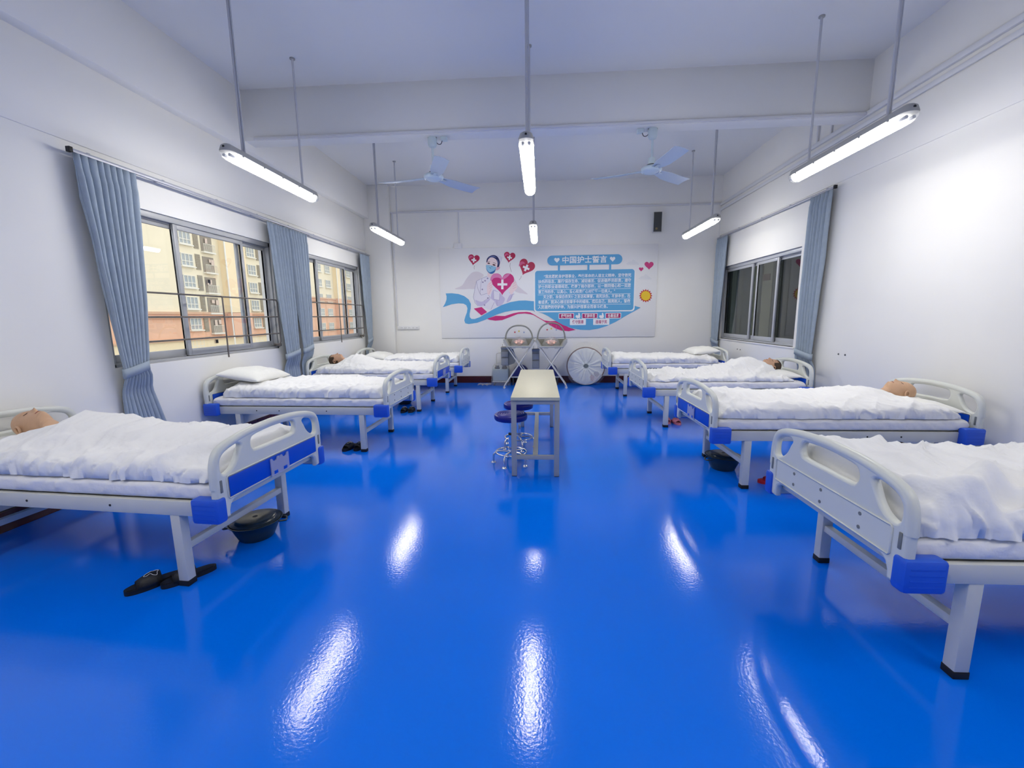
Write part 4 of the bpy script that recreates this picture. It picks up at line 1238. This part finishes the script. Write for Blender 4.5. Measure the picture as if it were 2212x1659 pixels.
def stroke(name, m, lines, wd, lay, parent=None):
    b = MB()
    for L in lines:
        V = [wp(p, lay) for p in L]
        for i in range(len(V)-1):
            d = (V[i+1]-V[i]); n = Vector((-d.z, 0, d.x)).normalized()*wd/2
            b.add([(V[i]+n)[:], (V[i]-n)[:], (V[i+1]-n)[:], (V[i+1]+n)[:]], [(0, 1, 2, 3)])
    return b.build(name, m, parent or po)
def heart(cx, cy, w_, h_, rot=0.0, n=40):
    pts = []
    for i in range(n):
        t = 2*PI*i/n
        x = 16*math.sin(t)**3; y = -(13*math.cos(t)-5*math.cos(2*t)-2*math.cos(3*t)-math.cos(4*t))
        x, y = x/32*w_, (y-2.5)/29*h_
        pts.append((cx+x*math.cos(rot)-y*math.sin(rot), cy+x*math.sin(rot)+y*math.cos(rot)))
    return pts
def cross(cx, cy, r, w_, rot=0.0):
    p = [(-w_, -r), (w_, -r), (w_, -w_), (r, -w_), (r, w_), (w_, w_), (w_, r), (-w_, r), (-w_, w_), (-r, w_), (-r, -w_), (-w_, -w_)]
    return [(cx+x*math.cos(rot)-y*math.sin(rot), cy+x*math.sin(rot)+y*math.cos(rot)) for x, y in p]
# wings, nurse
shape('wing', 'p_wing', [c7(sm([(350, 780), (480, 720), (560, 600), (640, 505), (720, 470), (800, 485), (870, 545), (760, 640), (730, 770), (600, 782), (480, 788)])), ], 1)
shape('wing', 'p_wing', [c7(sm([(1400, 590), (1450, 650), (1480, 720), (1560, 790), (1660, 875), (1560, 860), (1500, 852), (1420, 800)]))], 1)
nu = shape('nurse_coat', 'p_coat', [c7([(930, 555), (840, 590), (740, 640), (715, 760), (690, 870), (685, 930), (715, 1030), (770, 1090), (870, 1120), (1000, 1160), (1110, 1100), (1200, 1070), (1330, 1015), (1385, 940), (1418, 870), (1400, 820), (1330, 820), (1300, 700), (1060, 560), (990, 590)])], 2)
shape('coat_shade', 'p_coat2', [c7(sm([(1040, 800), (1140, 840), (1200, 900), (1250, 960), (1200, 1060), (1120, 1090), (1060, 1000), (1000, 940)])), c7(sm([(720, 980), (830, 1010), (960, 960), (1000, 930), (960, 1000), (860, 1080), (770, 1080)])), c7(sm([(1330, 900), (1390, 880), (1350, 980), (1280, 1020)]))], 3)
shape('coat_pocket', 'p_coat', [c7([(1045, 810), (1160, 850), (1150, 985), (1050, 965)])], 4)
stroke('coat_lines', 'p_line', [c7(L) for L in ([(930, 555), (840, 590), (740, 640), (715, 760), (685, 930), (715, 1030), (770, 1090)], [(840, 590), (820, 700), (805, 850), (820, 890)], [(740, 640), (760, 760), (810, 880)], [(820, 895), (930, 860), (985, 930), (870, 1000)], [(1045, 810), (1050, 965), (1150, 985), (1160, 850)], [(1330, 850), (1385, 880), (1418, 870)], [(1380, 890), (1340, 990)], [(1000, 1150), (1060, 1020)], [(1110, 1090), (1105, 990)])], .006, 5)
shape('coat_button', 'p_line', [c7(sm([(x+14*math.cos(a*PI/3), y+14*math.sin(a*PI/3)) for a in range(6)])) for x, y in ((845, 790), (895, 635), (940, 592), (855, 660), (885, 1070), (945, 945))], 5)
shape('neck', 'p_skin', [c7([(942, 490), (1062, 490), (1064, 545), (990, 590), (935, 555)])], 4)
shape('hand', 'p_skin', [c7(sm([(940, 880), (928, 770), (940, 700), (985, 645), (1010, 640), (1030, 720), (1020, 800), (985, 880)])), c7(sm([(1335, 850), (1328, 790), (1360, 710), (1405, 655), (1440, 650), (1470, 720), (1465, 770), (1410, 830), (1370, 880)]))], 8)
stroke('finger_lines', 'p_skin2', [c7(L) for L in ([(965, 700), (1010, 660)], [(965, 740), (1025, 700)], [(970, 775), (1028, 735)], [(1395, 700), (1440, 660)], [(1390, 740), (1455, 700)], [(1395, 775), (1460, 745)], [(960, 870), (1005, 780)])], .007, 9)
shape('nurse_cap', 'p_coat', [c7([(985, 172), (1110, 180), (1200, 218), (1160, 330), (1120, 270), (1040, 200)])], 4)
stroke('cap_lines', 'p_coat2', [c7([(985, 172), (1110, 180), (1200, 218), (1160, 330)])], .005, 5)
shape('ear', 'p_skin2', [c7(sm([(1095, 380), (1140, 372), (1160, 395), (1145, 430), (1100, 448), (1085, 420)]))], 5)
shape('face', 'p_skin', [c7(sm([(922, 300), (945, 240), (1000, 210), (1070, 215), (1110, 260), (1122, 330), (1105, 390), (1075, 470), (1010, 505), (960, 480), (925, 420), (912, 360)]))], 6)
shape('hair', 'p_navy', [c7(sm([(918, 310), (930, 240), (980, 192), (1055, 176), (1115, 203), (1150, 262), (1158, 320), (1142, 380), (1112, 388), (1118, 320), (1098, 262), (1050, 225), (1000, 218), (955, 248), (935, 290)]))], 7)
shape('hair_light', 'p_navy2', [c7(sm([(955, 232), (1000, 200), (1060, 196), (1100, 222), (1060, 212), (1005, 212)])), c7(sm([(1110, 250), (1135, 300), (1132, 350), (1122, 300)]))], 8)
shape('mask', 'p_mask', [c7(sm([(918, 352), (1000, 360), (1092, 388), (1086, 425), (1068, 472), (1020, 508), (972, 498), (930, 450), (914, 400)]))], 8)
shape('mask_shade', 'p_mask2', [c7(sm([(912, 400), (925, 430), (965, 480), (1000, 478), (1060, 450), (1088, 410), (1070, 475), (1020, 510), (970, 500), (928, 452)]))], 9)
shape('eye', 'p_dark', [c7(sm([(935, 318), (958, 308), (985, 325), (962, 335)])), c7(sm([(1025, 345), (1055, 336), (1085, 358), (1055, 366)]))], 9)
stroke('brow', 'p_dark', [c7([(932, 296), (955, 288), (985, 296)]), c7([(1035, 312), (1060, 312), (1092, 332)])], .008, 9)
stroke('mask_line', 'p_navy', [c7([(1012, 365), (1020, 385)]), c7([(975, 395), (1000, 415)])], .008, 10)
# balloons
def balloon(cx, cy, w_, h_, rot, string):
    stroke('balloon_string', 'p_dark', [c7(string)], .005, 2)
    hb = shape('heart_balloon', 'p_heart', [c7(heart(cx, cy, w_, h_, rot))], 4)
    hi = [(x, y) for x, y in heart(cx, cy, w_*.9, h_*.9, rot)]
    shape('balloon_highlight', 'p_heart_hi', [c7(sm([(cx-w_*.42, cy-h_*.10), (cx-w_*.36, cy-h_*.34), (cx-w_*.18, cy-h_*.40), (cx-w_*.05, cy-h_*.26), (cx-w_*.2, cy-h_*.24)]))], 5, hb)
    shape('cross', 'p_white', [c7(cross(cx+w_*.02, cy, w_*.21, w_*.065, rot))], 6, hb)
balloon(690, 265, 205, 195, .14, [(708, 360), (697, 395), (702, 430)])
balloon(1330, 220, 205, 195, .16, [(1347, 315), (1340, 370), (1352, 430), (1368, 478)])
balloon(1625, 405, 290, 290, .42, [(1545, 545), (1538, 580), (1505, 620)])
bh = shape('big_heart', 'p_mag', [c7(heart(1203, 700, 425, 400))], 6)
shape('heart_highlight', 'p_pink_hi', [c7(sm([(1005, 640), (1000, 575), (1045, 512), (1120, 508), (1180, 550), (1205, 590), (1230, 550), (1290, 512), (1340, 512), (1290, 570), (1215, 610), (1130, 580), (1050, 590)]))], 7, bh)
shape('cross', 'p_white', [c7(cross(1205, 700, 88, 20))], 8, bh)
# ribbons
shape('blue_ribbon', 'p_blue', [c7([(190, 862), (300, 858), (420, 872), (520, 908), (600, 968), (640, 1050), (637, 1130), (617, 1230), (620, 1285), (650, 1318), (710, 1320), (800, 1287), (900, 1228), (1050, 1142), (1200, 1067), (1350, 1017), (1500, 991), (1620, 988), (1830, 1008), (1830, 1185), (1775, 1170), (1600, 1158), (1400, 1165), (1250, 1192), (1100, 1242), (900, 1332), (750, 1387), (600, 1410), (540, 1395), (523, 1345), (540, 1280), (570, 1200), (580, 1130), (560, 1075), (510, 1045), (420, 1038), (300, 1055), (140, 1108), (180, 1040), (205, 970), (205, 910)])], 10)
shape('blue_bowl', 'p_blue', [c8([(105, 1000), (105, 1128), (250, 1160), (350, 1210), (450, 1275), (600, 1358), (750, 1414), (900, 1440), (1050, 1445), (1200, 1422), (1350, 1376), (1500, 1306), (1650, 1216), (1800, 1132), (1925, 1062), (1815, 1030), (1815, 1000)])], 10)
shape('magenta_ribbon', 'p_mag', [c7([(692, 1133), (835, 1105), (930, 1195), (828, 1255)])], 9)
t8 = lambda P: [((1140+x/7.9-940)*8.296, y/7.9*8.296) for x, y in P]
shape('magenta_ribbon', 'p_mag', [c7([(930, 1315), (1090, 1262), (1250, 1266), (1400, 1217), (1500, 1197), (1640, 1192), (1700, 1200)]+t8([(100, 1175), (200, 1235), (280, 1280), (380, 1296), (480, 1291), (600, 1345), (700, 1400), (818, 1441), (700, 1465), (580, 1455), (480, 1420), (380, 1362), (250, 1277), (100, 1190)])+[(1700, 1233), (1600, 1220), (1480, 1230), (1330, 1290), (1200, 1340), (1080, 1350), (980, 1335)])], 9)
# oath box, drawn square on the board
def rrect(x0, x1, z0, z1, r, n=6):
    pts = []
    for cx, cz, a0 in ((x1-r, z1-r, 0), (x0+r, z1-r, PI/2), (x0+r, z0+r, PI), (x1-r, z0+r, 3*PI/2)):
        for k in range(n+1): pts.append((cx+r*math.cos(a0+PI/2*k/n), cz+r*math.sin(a0+PI/2*k/n)))
    return pts
def plate(name, m, poly, lay, parent=None):
    y = -.022-.0006*lay
    V = [(x-PO.x, y, z-PO.z) for x, z in poly]; tr = tessellate_polygon([[Vector((v[0], v[2], 0)) for v in V]])
    return MB().add(V, [tuple(t) for t in tr]).build(name, m, parent or po)
def P8(x, y): q = wall_pt(1140+x/7.9, 530+y/7.9, PY); return q.x, q.z
bx0 = (P8(133, 600)[0]+P8(118, 1000)[0])/2; bx1 = (P8(1815, 500)[0]+P8(1810, 1000)[0])/2
bz1 = (P8(400, 430)[1]+P8(1600, 410)[1])/2; bz0 = (P8(400, 1118)[1]+P8(1600, 1110)[1])/2
plate('oath_border', 'p_white', rrect(bx0-.025, bx1+.025, bz0-.025, bz1+.0, .07), 12)
ob = plate('oath_box', 'p_blue', rrect(bx0, bx1, bz0, bz1, .06), 13)
tx0, tx1 = P8(333, 260)[0], P8(1613, 240)[0]; tz1 = (P8(500, 172)[1]+P8(1500, 154)[1])/2; tz0 = (P8(500, 342)[1]+P8(1500, 325)[1])/2
tp_ = plate('title_pill', 'p_blue', rrect(tx0, tx1, tz0, tz1, (tz1-tz0)/2-.001), 13)
for a, b in ((515, 550), (1017, 1052), (1388, 1422)):
    plate('pill_strut', 'p_blue', [(P8(a, 380)[0], tz0+.01), (P8(b, 380)[0], tz0+.01), (P8(b, 380)[0], bz1-.01), (P8(a, 380)[0], bz1-.01)], 12)
for hx, hy in ((497, 258), (1447, 240)):
    shape('white_heart', 'p_white', [c8(heart(hx, hy, 92, 88))], 15, tp_)
def text(name, s, x0, x1, zc, h, m, lay, parent, bold=0.012, align='fit'):
    c = bpy.data.curves.new(name, 'FONT'); c.body = s; c.fill_mode = 'FRONT'; c.offset = bold; c.resolution_u = 3
    o = bpy.data.objects.new(name+'_tmp', c); COL.objects.link(o)
    dg = bpy.context.evaluated_depsgraph_get(); dg.update()
    me = bpy.data.meshes.new_from_object(o.evaluated_get(dg)); bpy.data.objects.remove(o); bpy.data.curves.remove(c)
    xs = [v.co.x for v in me.vertices]; ys = [v.co.y for v in me.vertices]
    if not xs: return None
    a, b = min(xs), max(xs); y0, y1 = min(ys), max(ys)
    sx = (x1-x0)/(b-a) if align == 'fit' else h/(y1-y0)
    sy = h/1.0 if h else sx
    for v in me.vertices:
        v.co = Vector((x0+(v.co.x-a)*sx-PO.x, -.022-.0006*lay, zc+(v.co.y-.36)*sy-PO.z))
    me.update()
    return link(name, me, m, parent)
x0, _ = P8(590, 260); x1, _ = P8(1352, 245); text('title_text', '中国护士誓言', x0, x1, (tz0+tz1)/2+.005, .155, 'p_white', 15, tp_, .02)
LINES = [(275, 1766, 512, '“我志愿献身护理事业，奉行革命的人道主义精神，坚守救死'), (180, 1762, 600, '扶伤的信念，履行‘保存生命、减轻痛苦、促进健康’的职责，遵守'), (180, 1758, 685, '护士的职业道德规范，像南丁格尔那样，以一颗同情心和一双愿'),
         (180, 1490, 773, '意工作的手，以真心、爱心和责任心对待每一位病人。”'), (265, 1752, 862, '天之职，永保白衣天使之圣洁和荣誉，救死扶伤，不辞辛苦，执'), (178, 1748, 950, '着追求。我决心接过前辈手中的蜡烛，燃烧自己，照亮别人，誓做'), (175, 1362, 1042, '人民健康的守护神，为振兴护理事业而奋斗终身。')]
nl = len(LINES); zt_ = bz1-.125; pitch = (bz1-.125-(bz0+.085))/(nl-1)
for i, (a, b, yy, s) in enumerate(LINES):
    zc = zt_-i*pitch
    xa, xb = P8(a, yy)[0], P8(b, yy)[0]
    text('oath_line', s, xa, xb, zc, .080, 'p_white', 15, ob, .014)
    if i < nl-1:
        xe = P8(1756, yy)[0]
        plate('underline', 'p_white', [(xa-.01, zc-.066), (xe, zc-.066), (xe, zc-.059), (xa-.01, zc-.059)], 14, ob)
for (a, b, c, d, s, mg) in ((537, 780, 1168, 1243, '救死扶伤', 1), (932, 1180, 1166, 1240, '不辞辛苦', 1), (1335, 1582, 1162, 1238, '执着追求', 1), (728, 982, 1265, 1350, '恪守医德', 0), (1125, 1383, 1262, 1348, '造福于民', 0)):
    xa, za = P8(a, (c+d)/2)[0], P8((a+b)/2, c)[1]; xb, zb = P8(b, (c+d)/2)[0], P8((a+b)/2, d)[1]
    plate('tag_border', 'p_white', rrect(xa-.012, xb+.012, zb-.012, za+.012, .012), 14)
    q = plate('motto_tag', 'p_mag2' if mg else 'p_white', rrect(xa, xb, zb, za, .008), 15)
    text('motto_text', s, xa+.04, xb-.04, (za+zb)/2, .082, 'p_white' if mg else 'p_mag2', 16, q, .018)
for cx in (860, 1262):
    shape('small_icon', 'p_white', [c8(sm([(cx-45, 1215), (cx-30, 1190), (cx, 1195), (cx+5, 1160), (cx+18, 1152), (cx+32, 1190), (cx+35, 1225), (cx+10, 1240), (cx-25, 1238)])), c8([(cx-18, 1235), (cx-8, 1235), (cx-8, 1262), (cx-18, 1262)]), c8([(cx+14, 1235), (cx+24, 1235), (cx+24, 1262), (cx+14, 1262)])], 14)
shape('cloud', 'p_grey', [c8(sm([(1690, 325), (1720, 285), (1770, 270), (1800, 245), (1840, 270), (1880, 300), (1890, 330)]))], 1)
shape('cloud', 'p_grey', [c8(sm([(1900, 575), (1930, 535), (1980, 520), (2010, 495), (2050, 520), (2090, 550), (2100, 580)]))], 1)
shape('small_heart', 'p_mag', [c8(heart(2070, 350, 155, 138))], 4)
shape('small_heart', 'p_mag', [c8(heart(1935, 412, 78, 72))], 4)
rays = []
for i in range(32):
    a = 2*PI*i/32; q = 116 if i % 2 == 0 else 88
    rays.append((2013+q*math.cos(a), 860+q*math.sin(a)))
sn = shape('sun', 'p_sunray', [c8(rays)], 4)
shape('sun_disc', 'p_sun', [c8([(2013+81*math.cos(2*PI*i/32), 860+81*math.sin(2*PI*i/32)) for i in range(32)])], 5, sn)

# ------------------------------------------------------------------ corridor beyond the right wall
cx0, cx1 = XR+TH, 6.1
cr = thing('corridor', 'dim corridor seen through the right window', 'corridor', (cx0, 7.5, 0)); del cr['category']; del cr['label']; cr['kind'] = 'structure'
cr.name = 'wall_corridor'
def loc_box(m, x0, x1, y0, y1, z0, z1, b=0): return m.box(x0-cx0, x1-cx0, y0-7.5, y1-7.5, z0, z1, b)
loc_box(MB(), cx1, cx1+.1, 2, 20, 0, 3.6).build('far_wall', 'corridor_wall', cr)
loc_box(MB(), cx0, cx1, 2, 20, -.1, 0).build('corridor_floor', 'corridor_floor', cr)
loc_box(MB(), cx0, cx1, 2, 20, 3.5, 3.6).build('corridor_ceiling', 'corridor_wall', cr)
loc_box(MB(), cx0, cx1, 2, 2.1, 0, 3.6).build('end_wall', 'corridor_dark', cr)
loc_box(MB(), cx0, cx1, 20, 20.1, 0, 3.6).build('end_wall', 'corridor_dark', cr)
loc_box(MB(), cx1-.04, cx1, 10.2, 11.78, 0, 2.9, .01).build('door_panel', 'corridor_dark', cr)
loc_box(MB(), cx1-.03, cx1, 11.9, 12.85, 0, 3.5).build('pale_panel', 'corridor_pale', cr)
loc_box(MB(), cx1-.05, cx1-.03, 12.40, 12.46, 1.6, 3.4).build('conduit', 'duct', cr)
loc_box(MB(), cx1-.08, cx1-.03, 12.36, 12.52, 2.55, 2.78, .01).build('alarm_box', 'corridor_dark', cr)
loc_box(MB(), cx1-.045, cx1-.03, 12.0, 12.36, 2.38, 2.55).build('sign_plate', 'sign_brown', cr)
loc_box(MB(), cx1-.06, cx1-.03, 12.36, 12.52, 1.5, 1.64, .005).build('socket_box', 'duct', cr)
loc_box(MB(), cx1-.05, cx1, 13.55, 13.68, 0, 3.5, .01).build('door_post', 'corridor_pale', cr)

# ------------------------------------------------------------------ apartment houses outside the left windows
def building(label, X, y0, y1, zbot, ztop, band, bays, floors, pitch, zfirst, brick):
    r = thing('apartment_building', label, 'building', (X, (y0+y1)/2, zbot)); oy = (y0+y1)/2
    def Bx(m, x0, x1, a, b, z0, z1, bv=0): return m.box(x0, x1, a-oy, b-oy, z0-zbot, z1-zbot, bv)
    m = MB(); Bx(m, -8, 0, y0, y1, band, ztop); m.build('wall', 'facade_cream', r)
    m = MB(); Bx(m, -8, .12, y0, y1, brick, band); m.build('brick_base', 'facade_brick', r)
    m = MB(); Bx(m, -8, .25, y0, y1, zbot, brick); m.build('plinth', 'facade_ledge', r)
    for z, t, mm, d in ((band, .28, 'facade_band', .35), (band-.55, .18, 'facade_band', .45), (brick-.1, .22, 'facade_band', .5), (zfirst-pitch*1+4.6*0+5.2, .5, 'facade_ledge', .5)):
        m = MB(); Bx(m, -.1, d, y0, y1, z-t/2, z+t/2); m.build('string_course', mm, r)
    winme = {}
    for (kind, a, b) in bays:
        if kind == 'tan':
            m = MB(); Bx(m, -.05, .9, a, b, band+.15, ztop); m.build('pier', 'facade_tan', r)
            m = MB(); Bx(m, -.05, 1.0, a, b, brick, band+.1); m.build('pier', 'facade_brick', r)
            m = MB(); Bx(m, .9, 1.0, a-.15, a+.05, zbot, ztop); m.build('drain_pipe', 'pipe', r)
            continue
        for f in range(floors):
            zt = zfirst-f*pitch; W = b-a
            if zt > ztop: continue
            key = (kind, round(W, 2))
            off = .12 if zt < band else 0
            if kind == 'win':
                h = 1.45
                if key not in winme:
                    q = MB().box(0, .06, 0, W, -h, 0)
                    o = q.build('window', 'facade_glass', r); winme[key] = [o.data]
                    fr = MB(); t = .09
                    for k in range(4): fr.box(.05, .13, k*(W-t)/3, k*(W-t)/3+t, -h, 0)
                    for z in (0, -h*.62, -h): fr.box(.05, .13, 0, W, z-t/2, z+t/2)
                    fr.box(-.02, .35, -.15, W+.15, -h-.22, -h-.06)
                    o2 = fr.build('window_frame', 'facade_frame', o); winme[key].append(o2.data)
                else:
                    o = link('window', winme[key][0], 'facade_glass', r); o2 = link('window_frame', winme[key][1], 'facade_frame', o)
            elif kind == 'lou':
                h = 2.0
                if key not in winme:
                    o = MB().box(0, .05, 0, W, -h+.2, .2).build('louvre_panel', 'facade_dark', r); winme[key] = [o.data]
                    fr = MB()
                    for k in range(11): fr.box(.04, .12, 0, W, .12-k*h/11-.07, .12-k*h/11)
                    o2 = fr.build('louvre_slats', 'louvre', o); winme[key].append(o2.data)
                else:
                    o = link('louvre_panel', winme[key][0], 'facade_dark', r); o2 = link('louvre_slats', winme[key][1], 'louvre', o)
            else:
                h = 2.0
                if key not in winme:
                    o = MB().box(0, .05, 0, W, -h, .05).build('recess_shade', 'facade_dark', r); winme[key] = [o.data]  # flat panel; the shade inside the balcony is put into its dark colour
                    fr = MB()
                    fr.box(.03, .5, -.1, W+.1, -h-.2, -h)
                    fr.box(.42, .48, 0, W, -h+.95, -h+1.0)
                    n = int(W/.16)
                    for k in range(n+1): fr.box(.43, .46, k*W/n-.012, k*W/n+.012, -h, -h+.95)
                    o2 = fr.build('balcony_railing', 'facade_frame', o); winme[key].append(o2.data)
                else:
                    o = link('recess_shade', winme[key][0], 'facade_dark', r); o2 = link('balcony_railing', winme[key][1], 'facade_frame', o)
                rr = random.Random(int(a*10)+f*7)
                for k in range(rr.randint(1, 3)):
                    yy = rr.uniform(.1, W-.6)
                    l = MB().box(.10, .14, 0, rr.uniform(.3, .6), -rr.uniform(.4, .8), 0).build('hanging_laundry', 'laundry', o); l.location = (.1, yy, -.25)
            o.location = (off+.002, a-oy, zt-zbot)
    return r
bays = []
for k in (0, 1):
    o = k*12.3
    bays += [('win', 52.27+o, 54.13+o), ('lou', 54.6+o, 55.4+o), ('bal', 55.8+o, 57.75+o)]
bays += [('tan', 59.0, 63.2), ('tan', 71.2, 75.0), ('win', 44.2, 45.7), ('win', 77, 79), ('lou', 79.4, 80.2)]
building('cream apartment building with brick base outside the near left window', -45, 38, 81, -6, 34, 2.4, bays, 9, 2.70, 12.557+2.7*2, -.85)
bays2 = [('win', 85.8, 88.0), ('win', 89.6, 91.7), ('tan', 93.2, 97.0), ('win', 99.6, 101.8), ('bal', 103, 105.5), ('win', 107, 109)]
building('taller cream apartment building with high brick base outside the far left window', -45.5, 82, 125, -6, 40, 5.7, bays2, 10, 3.0, 12.6+6, -2.0)
struct(MB().box(-120, XL-TH-.2, -60, 160, -6.2, -6.0).build('floor_ground', 'ground'))
